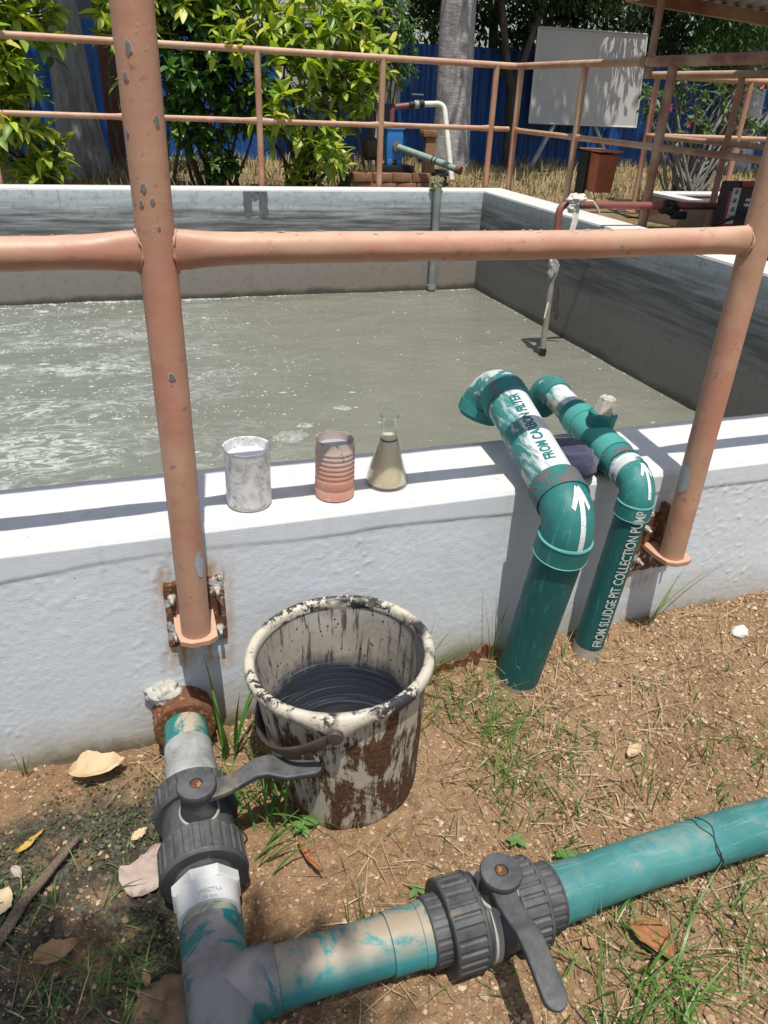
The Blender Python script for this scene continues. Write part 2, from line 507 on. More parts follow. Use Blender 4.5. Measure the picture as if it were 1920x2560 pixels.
def mat_soil():
    t = NT('dry_brown_soil')
    x, y, z = t.sep()
    a = t.noise(3.2, 6, 0.65); b = t.noise(30, 6, 0.7); d = t.noise(120, 4, 0.7)
    c = t.ramp(a, [(0.3, (0.275, 0.160, 0.082)), (0.55, (0.365, 0.228, 0.124)), (0.75, (0.43, 0.29, 0.17))])
    c = t.mix(t.step(b, 0.50, 0.68), c, (0.20, 0.122, 0.067))
    c = t.mix(t.step(d, 0.54, 0.66), c, (0.50, 0.38, 0.25))
    c = t.mix(t.step(t.noise(70, 3, .6, t.map((1, 1, 1), (4, 4, 4))), 0.66, 0.72), c, (0.50, 0.41, 0.30))
    # mossy, blackened patch left of the drain line, darkened further to carry shade there
    mm = t.math('MULTIPLY', t.range(x, 0.05, -0.06), t.range(t.math('ADD', y, t.math('MULTIPLY', t.noise(9, 4), 0.12)), -0.02, -0.10))
    mm = t.math('MULTIPLY', mm, t.step(t.noise(8, 5, 0.7, t.map((1, 1, 1), (1, 5, 2))), 0.34, 0.50))
    moss = t.ramp(t.noise(60, 5, 0.7), [(0.3, (0.022, 0.022, 0.018)), (0.48, (0.055, 0.056, 0.040)), (0.68, (0.18, 0.175, 0.145))])
    c = t.mix(t.math('MULTIPLY', mm, 0.92), c, moss)
    n = t.bump(b, 0.8, 0.014)
    n = t.bump(d, 0.9, 0.005, n)
    return t.out(c, 0.95, n, 0.15)

def mat_far_ground():
    t = NT('dry_grass_ground')
    c = t.ramp(t.noise(2.5, 6, 0.7), [(0.3, (0.13, 0.085, 0.045)), (0.55, (0.23, 0.165, 0.09)), (0.75, (0.30, 0.235, 0.14))])
    c = t.mix(t.step(t.noise(40, 4, .7), 0.5, 0.7), c, (0.33, 0.27, 0.16))
    return t.out(c, 0.95, t.bump(t.noise(30, 5, .7), 0.8, 0.03), 0.1)

def mat_water():
    t = NT('murky_sewage_water')
    x, y, z = t.sep()
    c = t.ramp(t.noise(1.6, 5, 0.6), [(0.3, (0.162, 0.165, 0.132)), (0.7, (0.196, 0.198, 0.160))])
    c = t.mix(t.range(x, 1.2, -1.2), c, (0.165, 0.190, 0.160))
    # dissolved froth just under the surface, mostly where the aerator stirs on the left
    fo = t.noise(3.5, 7, 0.72, t.map((1.0, 2.2, 1)), dist=0.8)
    c = t.mix(t.math('MULTIPLY', t.step(fo, 0.54, 0.72), t.range(x, 1.5, -0.8, 0.05, 0.45)), c, (0.34, 0.37, 0.335))
    # lacy curls of froth riding on the surface
    lace = t.math('ABSOLUTE', t.math('SUBTRACT', t.noise(4.2, 5, 0.62, t.map((1.0, 2.0, 1), (3, 1, 0)), dist=1.6), 0.5))
    area = t.math('MULTIPLY', t.step(t.noise(1.7, 4, 0.6, t.map((1, 1.5, 1), (5, 2, 0))), 0.44, 0.58), t.range(x, 0.9, -0.35, 0.0, 1.0))
    curl = t.math('MULTIPLY', t.math('MULTIPLY', t.step(lace, 0.075, 0.015), t.step(t.noise(22, 4, .7, t.map((1, 2, 1))), .36, .52)), area)
    c = t.mix(t.math('MULTIPLY', curl, 0.85), c, (0.52, 0.55, 0.51))
    n = t.bump(t.noise(9, 3, 0.5, t.map((1, 1.8, 1)), dist=0.5), 0.30, 0.02)
    n = t.bump(t.noise(34, 3, 0.5, t.map((1, 1.6, 1))), 0.25, 0.006, n)
    return t.out(c, 0.16, n, 0.42)

def mat_leaf(name, stops, rough=0.38, trans=0.35, by='island', vein=True):
    t = NT(name)
    r = t.rnd() if by == 'object' else t.geo('Random Per Island')
    c = t.ramp(r, stops)
    bs = t.n.new('ShaderNodeBsdfTranslucent'); mx = t.n.new('ShaderNodeMixShader')
    t.out(c, rough, None, 0.45)
    tc = t.mix(0.5, c, (0.5, 0.6, 0.05), 'MULTIPLY')
    hs = t.n.new('ShaderNodeHueSaturation'); hs.inputs['Saturation'].default_value = 1.15; hs.inputs['Value'].default_value = 1.5
    t.link(c, hs.inputs['Color']); t.link(hs.outputs['Color'], bs.inputs['Color'])
    mx.inputs['Fac'].default_value = trans
    t.link(t.b.outputs[0], mx.inputs[1]); t.link(bs.outputs[0], mx.inputs[2])
    t.link(mx.outputs[0], t.n['Material Output'].inputs['Surface'])
    return t.m

def mat_island(name, stops, rough=0.85, bump=0.3, bscale=120):
    t = NT(name)
    c = t.ramp(t.geo('Random Per Island'), stops)
    c = t.mix(0.35, c, t.ramp(t.noise(90, 4, .7), [(0.3, 0.25), (0.7, 0.75)]), 'OVERLAY')
    return t.out(c, rough, t.bump(t.noise(bscale, 4, 0.7), bump, 0.003), 0.2)

def mat_bark(name, c0, c1, c2, vs=(6, 6, 1.2)):
    t = NT(name)
    f = t.noise(3, 6, 0.7, t.map(vs))
    c = t.ramp(f, [(0.3, c0), (0.5, c1), (0.72, c2)])
    c = t.mix(t.step(t.noise(1.3, 5, 0.7, t.map((2, 2, .9), (3, 1, 2))), 0.52, 0.60), c, tuple(q * 0.62 for q in c1))
    n = t.bump(f, 0.6, 0.03)
    return t.out(c, 0.9, t.bump(t.noise(40, 5, .7), 0.5, 0.01, n), 0.15)

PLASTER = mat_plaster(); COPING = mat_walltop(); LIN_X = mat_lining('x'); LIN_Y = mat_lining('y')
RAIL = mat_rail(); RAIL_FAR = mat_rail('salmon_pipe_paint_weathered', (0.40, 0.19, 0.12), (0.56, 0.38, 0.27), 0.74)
RAIL_SHADED = mat_rail('pipe_paint_darkened_for_roof_shade', (0.20, 0.075, 0.05), (0.27, 0.11, 0.075), 0.75)  # rail paint with the shade under the walkway roof mixed into its colour
RUST = mat_rust(); RUST_PAINTED = mat_rust('rusting_white_painted_steel', white=0.475, whitec=(.46, .46, .44))
SOIL = mat_soil(); FAR = mat_far_ground(); WATER = mat_water()
BLACKPL = None

# ================================================================== ground
WX = np.array([-8, -1.5, -0.37, -0.04, 0.3, 0.58, 1.04, 1.6, 2.6, 8]); WZ = np.array([-.02, -.01, 0.0, .012, .035, .088, .108, .122, .18, .3])
FX = np.array([-8, -1, -.3, .2, 1, 2, 8]); FZ = np.array([-.02, 0.0, .012, .03, .045, .09, .2])
def gbase(x, y):
    t = smooth(-np.asarray(y) / 0.5)
    return np.interp(x, WX, WZ) * (1 - t) + np.interp(x, FX, FZ) * t
def gz(x, y):
    x = np.asarray(x, float); y = np.asarray(y, float)
    z = gbase(x, y) + fbm(x * 5, y * 5, 3, 3) * 0.013 + fbm(x * 28, y * 28, 21, 3) * 0.0065
    return z
def gfine(x, y):
    r = vnoise(x * 95, y * 95, 55)
    return gz(x, y) + fbm(x * 80, y * 80, 31, 2) * 0.0060 + np.maximum(0, r - 0.66) * 0.016
xs = np.concatenate([np.linspace(-30, -2, 15)[:-1], np.linspace(-2, -0.55, 24)[:-1], np.arange(-0.55, 1.75, 0.0055), np.linspace(1.76, 4, 24), np.linspace(5, 40, 14)])
ys = np.concatenate([np.linspace(-30, -2.4, 12)[:-1], np.linspace(-2.4, -0.95, 18)[:-1], np.arange(-0.95, 0.03, 0.0055)])
X, Y = np.meshgrid(xs, ys)
ground = grid_mesh('ground', X, Y, gfine(X, Y), SOIL)
tag(ground, 'dry brown soil in front of the tank', None, None, 'structure')
# ground behind and beside the tank, one level higher
mb = MB()
def sheet(x0, x1, y0, y1, n, m, z, amp):
    gx, gy = np.meshgrid(np.linspace(x0, x1, n), np.linspace(y0, y1, m))
    return gx, gy, z + fbm(gx * 1.3, gy * 1.3, 77, 4) * amp
gx, gy, gzz = sheet(-60, 60, 5.48, 12, 220, 60, 0.35, 0.05)
fg = grid_mesh('garden_ground', gx, gy, gzz, FAR); tag(fg, 'dry grassy ground behind the tank', kind='structure')
gx, gy, gzz = sheet(-150, 150, 11.95, 300, 30, 30, 0.35, 0.0)
f2 = grid_mesh('distant_ground', gx, gy, gzz - 0.004, FAR); tag(f2, kind='structure')
gx, gy, gzz = sheet(3.34, 40, -0.02, 5.5, 90, 40, 0.33, 0.03)
f3 = grid_mesh('walkway_ground', gx, gy, gzz, FAR); tag(f3, kind='structure')

# ================================================================== tank
tank = Thing('concrete_tank', (0, 0.12, 0), 'whitewashed concrete tank holding murky grey-green water', 'tank')
XL, XR, YB, ZT, ZB = -2.6, 3.07, 5.25, 0.53, -0.75
TH = 0.246
# front wall face: rough render as real relief
xf = np.concatenate([np.linspace(XL - .25, -.62, 20)[:-1], np.arange(-0.62, 1.95, 0.0042), np.linspace(1.96, XR + .28, 14)])
zf = np.concatenate([np.linspace(ZB, -0.04, 8)[:-1], np.arange(-0.04, ZT - 0.001, 0.0042), [ZT - 0.006]])
Xf, Zf = np.meshgrid(xf, zf)
rough = fbm(Xf * 120, Zf * 120, 41, 2) * 0.0005 + fbm(Xf * 4, Zf * 4, 44, 2) * 0.0016
patch = np.clip(vnoise(Xf * 5, Zf * 5, 52) * 2 - .6, 0, 1)
rough += np.maximum(0, vnoise(Xf * 115, Zf * 115, 47) - 0.76) * 0.008 * patch + np.maximum(0, vnoise(Xf * 60, Zf * 70, 49) - 0.92) * 0.028 * patch
lip = smooth((Zf - (ZT - 0.062 - 0.014 * fbm(Xf * 3, Xf * 0 + 2, 5, 3))) / 0.008)
rough = rough * (1 - 0.75 * lip) + lip * 0.0022
Yf = -rough - 0.001
edge = Zf > ZT - 0.0105
Yf = np.where(edge, 0.006, Yf)
fw_o = grid_mesh('front_wall', Xf, Yf, Zf, PLASTER); tank.adopt(fw_o)
# top: slightly worn grid
xt = xf; yt = np.concatenate([[0.0], np.linspace(0.008, TH - .006, 26), [TH]])
Xt, Yt = np.meshgrid(xt, yt)
Zt = ZT + fbm(Xt * 9, Yt * 9, 71, 3) * 0.0012 + fbm(Xt * 60, Yt * 60, 73, 2) * 0.0006
Zt[0] = ZT - 0.0130; Yt[0] = -0.0008 + 0.0015 * fbm(xt * 40, xt * 0, 61, 3); Zt[1] = ZT - 0.0015; Yt[1] = 0.0035 + 0.0015 * fbm(xt * 40, xt * 0, 61, 3)
Zt[-1] = ZT - 0.006
tank.adopt(grid_mesh('front_coping', Xt, Yt, Zt, COPING))
def wall_box(name, x0, x1, y0, y1, z0, z1, m, bev=0.006):
    b = MB(); b.box(((x0 + x1) / 2, (y0 + y1) / 2, (z0 + z1) / 2), (x1 - x0, y1 - y0, z1 - z0), None, bev)
    return tank.part(name, b, m)
wall_box('front_wall_lining', XL, XR, TH - 0.05, TH, ZB, ZT - 0.004, LIN_X, 0)
wall_box('back_wall', XL - .25, XR + .28, YB + .006, YB + .24, ZB, ZT, COPING)
wall_box('back_wall_lining', XL, XR, YB, YB + .02, ZB, ZT - .012, LIN_X, 0)
wall_box('side_wall', XR + .006, XR + .28, TH + .002, YB + .003, ZB, ZT, COPING)
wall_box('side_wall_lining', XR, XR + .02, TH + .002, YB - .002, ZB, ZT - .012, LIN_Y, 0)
wall_box('side_wall', XL - .25, XL - .006, TH + .002, YB + .003, ZB, ZT, COPING)
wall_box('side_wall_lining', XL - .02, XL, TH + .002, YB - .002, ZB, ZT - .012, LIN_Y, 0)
wall_box('tank_floor', XL - .2, XR + .2, TH, YB, ZB - .1, ZB + .004, LIN_X, 0)

# damp patch like a pair of trouser legs on the far wall
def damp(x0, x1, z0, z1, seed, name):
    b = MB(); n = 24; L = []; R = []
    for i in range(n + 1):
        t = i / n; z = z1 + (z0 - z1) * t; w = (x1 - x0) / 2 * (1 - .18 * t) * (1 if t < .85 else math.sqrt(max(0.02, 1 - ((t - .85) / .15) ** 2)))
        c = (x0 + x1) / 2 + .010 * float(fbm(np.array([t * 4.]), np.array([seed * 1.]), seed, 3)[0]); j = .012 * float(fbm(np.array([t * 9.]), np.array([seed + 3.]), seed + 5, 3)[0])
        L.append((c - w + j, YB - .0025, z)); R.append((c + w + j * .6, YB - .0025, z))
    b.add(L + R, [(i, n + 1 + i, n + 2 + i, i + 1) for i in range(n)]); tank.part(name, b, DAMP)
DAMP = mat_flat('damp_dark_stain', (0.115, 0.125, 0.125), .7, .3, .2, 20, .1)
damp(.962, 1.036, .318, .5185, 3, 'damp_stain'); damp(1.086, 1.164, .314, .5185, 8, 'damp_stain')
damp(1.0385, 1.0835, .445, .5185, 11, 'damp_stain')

# ================================================================== water and foam
WZL = -0.31
gx, gy = np.meshgrid(np.linspace(XL + .001, XR - .001, 300), np.linspace(TH + .001, YB - .001, 260))
def wave(x, y):
    stir = np.interp(x, [-2.5, 0, 1.5, 3], [1.0, 0.9, 0.55, 0.35])
    return WZL + stir * (fbm(x * 2.2 + fbm(x, y, 91, 2), y * 3.4, 95, 3) * 0.016 + fbm(x * 9, y * 13, 99, 3) * 0.006)
water = grid_mesh('water', gx, gy, wave(gx, gy), WATER); tag(water, 'murky grey-green water with froth in the tank', kind='structure')

def foam():
    # froth flecks: low domes of bubbles, thick where the water is stirred
    n = 110000
    x = rng.uniform(XL + .05, XR - .05, n); y = rng.uniform(TH + .02, YB - .03, n)
    streak = fbm(x * 2.1 + 1.3 * fbm(x * 1.1, y * 1.1, 120, 3), y * 4.4, 124, 4)
    left = np.interp(x, [-2.6, -0.4, 0.6, 1.6, 3], [1.0, 0.95, 0.55, 0.12, 0.05]) * np.interp(y, [0.25, 1.5, 3.2, 5.2], [1, 1, .8, .5])
    fine = fbm(x * 16, y * 26, 133, 3)
    p = np.clip((streak + 0.0) * 2.2, 0, 1) ** 1.5 * np.clip(.35 + 2.2 * fine, 0, 1) * left * 0.55 + 0.014 + 0.022 * left
    p *= np.where(y < 1.2, 0.9, 1.0)
    keep = rng.random(n) < p
    x, y = x[keep], y[keep]
    # scum line gathered along the far and side walls
    ex = rng.uniform(XL + .05, XR - .05, 1500); ey = YB - .012 - np.abs(rng.normal(0, .02, 1500))
    ke = rng.random(1500) < np.clip(.35 + 1.6 * fbm(ex * 3, ex * 0, 150, 3), .05, 1)
    sy = rng.uniform(TH + .3, YB - .05, 500); sx = XR - .010 - np.abs(rng.normal(0, .015, 500)); ks = rng.random(500) < np.clip(.2 + 1.4 * fbm(sy * 3, sy * 0, 155, 3), .02, 1)
    x = np.concatenate([x, ex[ke], sx[ks]]); y = np.concatenate([y, ey[ke], sy[ks]])
    k = 7
    V = []; F = []
    size = np.where(rng.random(len(x)) < 0.05, rng.uniform(.009, .018, len(x)), rng.uniform(.0018, .0060, len(x)))
    size *= np.interp(x, [-.5, 0.5, 1.6], [1.35, 1.0, 0.62]) * np.interp(y, [.3, 5], [.8, 1.35])
    base = np.linspace(0, 2 * PI, k, endpoint=False)
    for i in range(len(x)):
        a = base + rng.uniform(-.3, .3, k); rr = size[i] * rng.uniform(.45, 1.2, k)
        el = rng.uniform(1.0, 2.6); th = rng.normal(0.1, .35)
        dx = np.cos(a) * rr * el; dy = np.sin(a) * rr
        px = x[i] + dx * math.cos(th) - dy * math.sin(th); py = y[i] + dx * math.sin(th) + dy * math.cos(th)
        o = len(V)
        zz = wave(px, py)
        for j in range(k): V.append((px[j], py[j], zz[j] - 0.0015))
        V.append((x[i], y[i], float(wave(x[i:i + 1], y[i:i + 1])[0]) + 0.0025 + size[i] * .12))
        for j in range(k): F.append((o + j, o + (j + 1) % k, o + k))
    # the two larger scum rafts near the wall
    return np.array(V), np.array(F)
t = NT('white_froth'); fcol = t.ramp(t.noise(120, 4, .7), [(0.3, (0.34, 0.355, 0.32)), (0.7, (0.56, 0.57, 0.54))])
FOAM = t.out(fcol, 0.35, t.bump(t.voro(220), 0.6, 0.004), 0.5)
V, F = foam()
fo = quick('foam', V, F, FOAM); tag(fo, 'white froth flecks floating on the tank water', kind='stuff')

# pale scum rafts behind the beaker
def raft(name, cx, cy, r, el, seed, label):
    mb = MB(); n = 26; R = [r * .0, r * .35, r * .7, r * 1.0]
    V = []; F = []
    for ri, rr in enumerate(R[1:]):
        for j in range(n):
            a = 2 * PI * j / n
            q = rr * (1 + .38 * float(fbm(np.array([math.cos(a) * 1.6]), np.array([math.sin(a) * 1.6]), seed, 3)[0]))
            px, py = cx + q * el * math.cos(a), cy + q * math.sin(a)
            V.append((px, py, float(wave(np.array([px]), np.array([py]))[0]) + (0.006, 0.005, -0.002)[ri] + .002 * random.random()))
    V.append((cx, cy, float(wave(np.array([cx]), np.array([cy]))[0]) + .006)); c = len(V) - 1
    for j in range(n):
        F.append((j, (j + 1) % n, c))
    for ri in range(2):
        for j in range(n):
            a = ri * n + j; b = ri * n + (j + 1) % n
            F.append((a, a + n, b + n, b))
    mb.add(V, F)
    o = mb.build(name, SCUM, smooth_angle=180, origin=(cx, cy, WZL)); tag(o, label, 'foam', 'scum rafts floating on the water'); return o
t = NT('thin_grey_scum'); sc_ = t.ramp(t.noise(60, 5, .7), [(0.38, (0.18, 0.18, 0.145)), (0.62, (0.40, 0.41, 0.38))])
SCUM = t.out(sc_, 0.3, t.bump(t.voro(160), 0.5, 0.004), 0.5)
raft('scum_raft', 0.70, 2.27, 0.085, 1.15, 5, 'larger pale scum patch on the water behind the beaker')
raft('scum_raft', 0.81, 2.385, 0.028, 1.6, 6, 'thin pale scum sliver beyond the larger patch behind the beaker')
raft('scum_raft', 1.064, 2.574, 0.035, 1.4, 9, 'small round scum patch on the water behind the flask')

# ================================================================== front railing
FRY = -0.07
rail = Thing('front_railing', (0.047, FRY, 0.3), 'salmon painted pipe railing bolted to the near tank wall', 'railing')
PR = 0.0272
POSTX = (-1.03, 0.047, 1.122, 2.2)
ZR, ZTOP = 1.037, 1.5
STEEL = mat_flat('bare_grey_steel', (0.16, 0.16, 0.158), 0.5, 0.4, 0.2, 60)
PALE_EDGE = mat_flat('lifted_paint_edge', (0.66, 0.46, 0.34), 0.6)
BOLT = mat_flat('whitewashed_bolt', (.42, .39, .34), .7, .3, .35, 80, .3, 200)
def chip_patch(cx, cy, r, z, deg, w, h, seed, mat, name, parent, off):
    mb = MB(); n = 11; rr = random.Random(seed); V = []
    for ring, q in ((0, 0.0), (1, .5), (2, 1.0)):
        if ring == 0:
            V.append((0, 0)); continue
        if ring == 1: rad = [rr.uniform(.6, 1.15) for _ in range(n)]
        for j in range(n):
            a = 2 * PI * j / n
            V.append((q * rad[j] * w * math.cos(a), q * rad[j] * h * math.sin(a)))
    P = []
    for u, vv in V:
        a = math.radians(deg) + u / r
        P.append((cx + (r + off) * math.cos(a), cy + (r + off) * math.sin(a), z + vv))
    F = [(0, 1 + j, 1 + (j + 1) % n) for j in range(n)] + [(1 + j, 1 + n + j, 1 + n + (j + 1) % n, 1 + (j + 1) % n) for j in range(n)]
    mb.add(P, F)
    return rail.part(name, mb, mat, parent, 180)
for k, px in enumerate(POSTX):
    mb = MB()
    prof = [(0, PR)] + [(t, PR) for t in np.linspace(.02, ZTOP - .345 - .02, 40)] + [(ZTOP - .345, PR)]
    mb.profile((px, FRY, 0.345), (px, FRY, 2), prof, 40)
    V = mb.v[0]  # the pipe is not perfectly round or straight: thick brushed paint
    ang = np.arctan2(V[:, 1] - FRY, V[:, 0] - px)
    d = fbm(ang * 3 + 7 * k, V[:, 2] * 14, 140, 3) * 0.0006
    V[:, 0] += np.cos(ang) * d; V[:, 1] += np.sin(ang) * d
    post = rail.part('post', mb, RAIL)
    # flat foot plate under the pipe
    b = MB(); zc = 0.339
    pl = [(-.038, -.002), (-.038, -.052), (-.031, -.088), (-.012, -.099), (.020, -.098), (.036, -.088), (.038, -.05), (.038, -.002)]
    n = len(pl)
    b.add([(px + x * 1.0, FRY + .07 + y - .008, zc + (.006 if top else -.004)) for top in (0, 1) for x, y in pl],
          [tuple(range(n))[::-1], tuple(range(n, 2 * n))] + [(i, (i + 1) % n, n + (i + 1) % n, n + i) for i in range(n)])
    rail.part('foot_plate', b, RAIL, post, 30)
    # fixing plate on the wall, eaten by rust, with four anchor bolts
    pm = MB()
    ex = np.linspace(-.060, .060, 26); ez = np.linspace(-.080, .080, 32)
    GX, GZ = np.meshgrid(ex, ez)
    rim = np.maximum(np.abs(GX) / .060, np.abs(GZ) / .080)
    wob = fbm(GX * 90 + 5 * k, GZ * 90, 150, 3)
    GX2 = GX + np.where(rim > .93, wob * .004, 0); GZ2 = GZ + np.where(rim > .93, fbm(GX * 80, GZ * 80 + 3, 152, 3) * .004, 0)
    GY = -0.0085 - np.maximum(0, fbm(GX * 50, GZ * 50 + k, 155, 3)) * .0022
    GY = np.where(rim > .985, 0.004, GY)
    pl_o = grid_mesh('fixing_plate', px + .006 + GX2, GY, .342 + GZ2, RUST_PAINTED); rail.adopt(pl_o)
    for sx in (-1, 1):
        for sz in (-1, 1):
            bx, bz = px + .006 + sx * .043, .342 + sz * .045 + (0.006 if sx > 0 and sz > 0 else 0)
            m = MB()
            m.profile((bx, -.007, bz), (bx, -1, bz), [(0, .0088), (.0022, .0088), (.0026, .007)], 14)
            m.profile((bx, -.0095, bz), (bx, -1, bz), [(0, .0065), (.0075, .0065), (.0085, .0052)], 6)
            m.profile((bx, -.018, bz), (bx, -1, bz), [(0, .0038), (.011, .0036), (.012, .0025)], 10)
            rail.part('anchor_bolt', m, BOLT, pl_o)
    # welding gusset between plate and pipe
    g = MB(); g.box((px, FRY + .045, .40), (.010, .045, .10)); rail.part('gusset', g, RUST, post)
# rails: pipe ends pressed flat where they meet a post
for zr, rr, nm in ((ZR, .0232, 'middle_rail'), (ZTOP, .0250, 'top_rail')):
    for i in range(len(POSTX) - 1):
        x0, x1 = POSTX[i] + PR * .75, POSTX[i + 1] - PR * .75
        if nm == 'top_rail': x0, x1 = POSTX[i], POSTX[i + 1] - .0005
        n = 70; path = []; rad = []
        for j in range(n + 1):
            t = j / n; t = t - 0.10 * math.sin(2 * PI * t) / 1.0 * 0.9
            x = x0 + (x1 - x0) * t
            e = min(x - x0, x1 - x)
            q = math.exp(-(e / .055) ** 2) if nm == 'middle_rail' else 0
            left_end = (x - x0) < (x1 - x)
            amt = .24 if POSTX[i if left_end else i + 1] < .5 else .12
            path.append((x, FRY, zr + .0012 * math.sin(x * 7)))
            rad.append((rr * (1 + amt * q), rr * (1 - .30 * q)))
        mb = MB(); mb.tube(path, rad, 32, (0, 0, 1))
        V = mb.v[0]
        d = fbm(V[:, 0] * 30, V[:, 2] * 60, 170, 3) * 0.0007
        V[:, 1] += d; V[:, 2] += d
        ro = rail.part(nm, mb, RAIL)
        if nm == 'middle_rail':
            for xe in (x0, x1):     # lumpy weld bead round the joint
                w = MB(); pts = []; rs = []
                sgn = 1 if xe == x0 else -1
                for j in range(31):
                    a = 2 * PI * j / 30
                    zz = zr + math.cos(a) * rr * (1.22 if POSTX[i if sgn > 0 else i + 1] < .5 else 1.1); yy = FRY + math.sin(a) * rr * .78
                    xx = POSTX[i if sgn > 0 else i + 1] + sgn * (math.sqrt(max(PR ** 2 - (yy - FRY) ** 2, 0)) + .001)
                    pts.append((xx + random.uniform(-.0012, .0015), yy + random.uniform(-.0015, .0015), zz + random.uniform(-.002, .002))); rs.append(random.choice((.0012, .002, .0032, .0024)))
                w.tube(pts, rs, 8); rail.part('weld', w, RAIL, ro, 180)
# chipped paint on the posts, bare steel showing
for i, (z, deg, w, h) in enumerate([(1.288, -113, .0045, .0085), (1.255, -128, .0042, .0055), (1.206, -57, .0042, .0065), (1.124, -112, .0038, .0065),
                                    (1.103, -123, .0032, .0048), (1.107, -91, .0030, .0042), (1.072, -81, .0022, .0025), (0.855, -87, .0050, .0065), (1.19, -146, .0035, .004)]):
    a = chip_patch(.047, FRY, PR, z, deg, w * 1.16, h * 1.16, 30 + i, PALE_EDGE, 'paint_chip', None, .0011)
    chip_patch(.047, FRY, PR, z, deg, w, h, 30 + i, STEEL, 'bare_steel', a, .0016)
GREYP = mat_flat('weathered_grey_primer', (0.36, 0.37, 0.37), 0.6)
chip_patch(.047, FRY, PR, .50, -52, .011, .034, 71, GREYP, 'paint_chip', None, .0010)
chip_patch(1.122, FRY, PR, .55, -172, .014, .045, 74, GREYP, 'paint_chip', None, .0010)
for i in range(46):   # grey flaking along the crown of the middle rail
    x = random.uniform(.15, 1.05) if i < 38 else random.uniform(-.3, 0)
    a = math.radians(random.choice((random.uniform(60, 92), random.uniform(80, 115))))
    mb = MB(); n = 9; w = random.uniform(.003, .009) * (1 if random.random() < .6 else .5); h = w * random.uniform(.25, .55)
    V = [(x, FRY - math.cos(a) * .0241, ZR + math.sin(a) * .0241)]
    for j in range(n):
        t = 2 * PI * j / n; q = random.uniform(.6, 1.1)
        aa = a + q * h * math.sin(t) / .0232
        V.append((x + q * w * math.cos(t), FRY - math.cos(aa) * .0240, ZR + .0012 * math.sin(x * 7) + math.sin(aa) * .0240))
    mb.add(V, [(0, 1 + j, 1 + (j + 1) % n) for j in range(n)])
    rail.part('paint_chip', mb, GREYP, None, 180)

# ================================================================== vessels on the wall
def glass(name, tint=(1, 1, 1), rough=0.02, dirt=None):
    # thin lab glass: clear, with a Fresnel reflection from each skin
    t = NT(name)
    tr = t.n.new('ShaderNodeBsdfTransparent'); tr.inputs['Color'].default_value = (*tint, 1)
    gl = t.n.new('ShaderNodeBsdfGlossy'); gl.inputs['Roughness'].default_value = rough
    fr = t.n.new('ShaderNodeLayerWeight'); fr.inputs['Blend'].default_value = 0.5
    fac = t.math('ADD', t.math('MULTIPLY', t.math('POWER', fr.outputs['Facing'], 3.0), 0.75), 0.05)
    cl = t.n.new('ShaderNodeMixShader'); t.link(fac, cl.inputs[0]); t.link(tr.outputs[0], cl.inputs[1]); t.link(gl.outputs[0], cl.inputs[2])
    t.link(cl.outputs[0], t.n['Material Output'].inputs['Surface'])
    if dirt:
        d, colr, scale, sm = dirt
        b2 = t.n.new('ShaderNodeBsdfPrincipled')
        f = t.noise(scale, 6, 0.72, t.map((1, 1, .8)), dist=1.2)
        cc = t.ramp(t.noise(30, 5, .7), [(0.35, tuple(q * .80 for q in colr)), (0.60, colr)])
        spk = t.math('MULTIPLY', t.step(t.noise(140, 3, .6), .58, .66), t.step(t.noise(16, 4, .7, t.map((1, 1, 1), (3, 3, 3))), .52, .64))
        cc = t.mix(spk, cc, (0.10, 0.09, 0.08))
        t.link(cc, b2.inputs['Base Color']); b2.inputs['Roughness'].default_value = .6
        mx = t.n.new('ShaderNodeMixShader')
        t.link(t.math('ADD', t.math('MULTIPLY', t.step(f, d, d + .18), sm), 0.34, True), mx.inputs['Fac'])
        t.link(cl.outputs[0], mx.inputs[1]); t.link(b2.outputs[0], mx.inputs[2])
        t.link(mx.outputs[0], t.n['Material Output'].inputs['Surface'])
    return t.m
def lathe(mb, c, prof, seg=48):
    c = np.asarray(c, float); V = []; F = []
    a = np.linspace(0, 2 * PI, seg, endpoint=False)
    for r, z in prof:
        V.append(np.stack([c[0] + r * np.cos(a), c[1] + r * np.sin(a), np.full(seg, c[2] + z)], 1))
    V = np.concatenate(V)
    for i in range(len(prof) - 1):
        for j in range(seg):
            p = i * seg + j; q = i * seg + (j + 1) % seg
            F.append((p, q, q + seg, p + seg))
    if prof[0][0] > 1e-6: F.append(tuple(range(seg))[::-1])
    if prof[-1][0] > 1e-6: F.append(tuple((len(prof) - 1) * seg + j for j in range(seg)))
    mb.add(V, F); return mb
GZ0 = ZT + .0012
# beaker with milky liquid
B0 = (.179, .069, GZ0)
bk = Thing('beaker', B0, 'cloudy glass beaker smeared white and filled with pale liquid', 'beaker')
GL_DIRTY = glass('streaked_beaker_glass', (.97, .98, .98), .06, (.38, (.88, .87, .84), 26, .40))
o = lathe(MB(), B0, [(.036, .0), (.041, .0012), (.0435, .006), (.044, .012), (.0435, .060), (.0435, .112), (.0452, .1195), (.0462, .1215), (.0458, .123), (.0432, .1215), (.0415, .114), (.0415, .013), (.039, .006), (.0, .006)], 64)
ob = bk.part('glass_wall', o, GL_DIRTY)
t = NT('milky_sample'); ml = t.ramp(t.noise(12, 4, .6), [(.35, (.70, .71, .71)), (.65, (.80, .81, .81))])
MILK = t.out(ml, .12, None, .5, Subsurface_Weight=.6, Subsurface_Radius=(.02, .02, .02), Subsurface_Scale=1.0)
o = lathe(MB(), B0, [(.037, .0075), (.0409, .014), (.0409, .104), (.0400, .1035), (.0, .1035)], 48); bk.part('liquid', o, MILK)
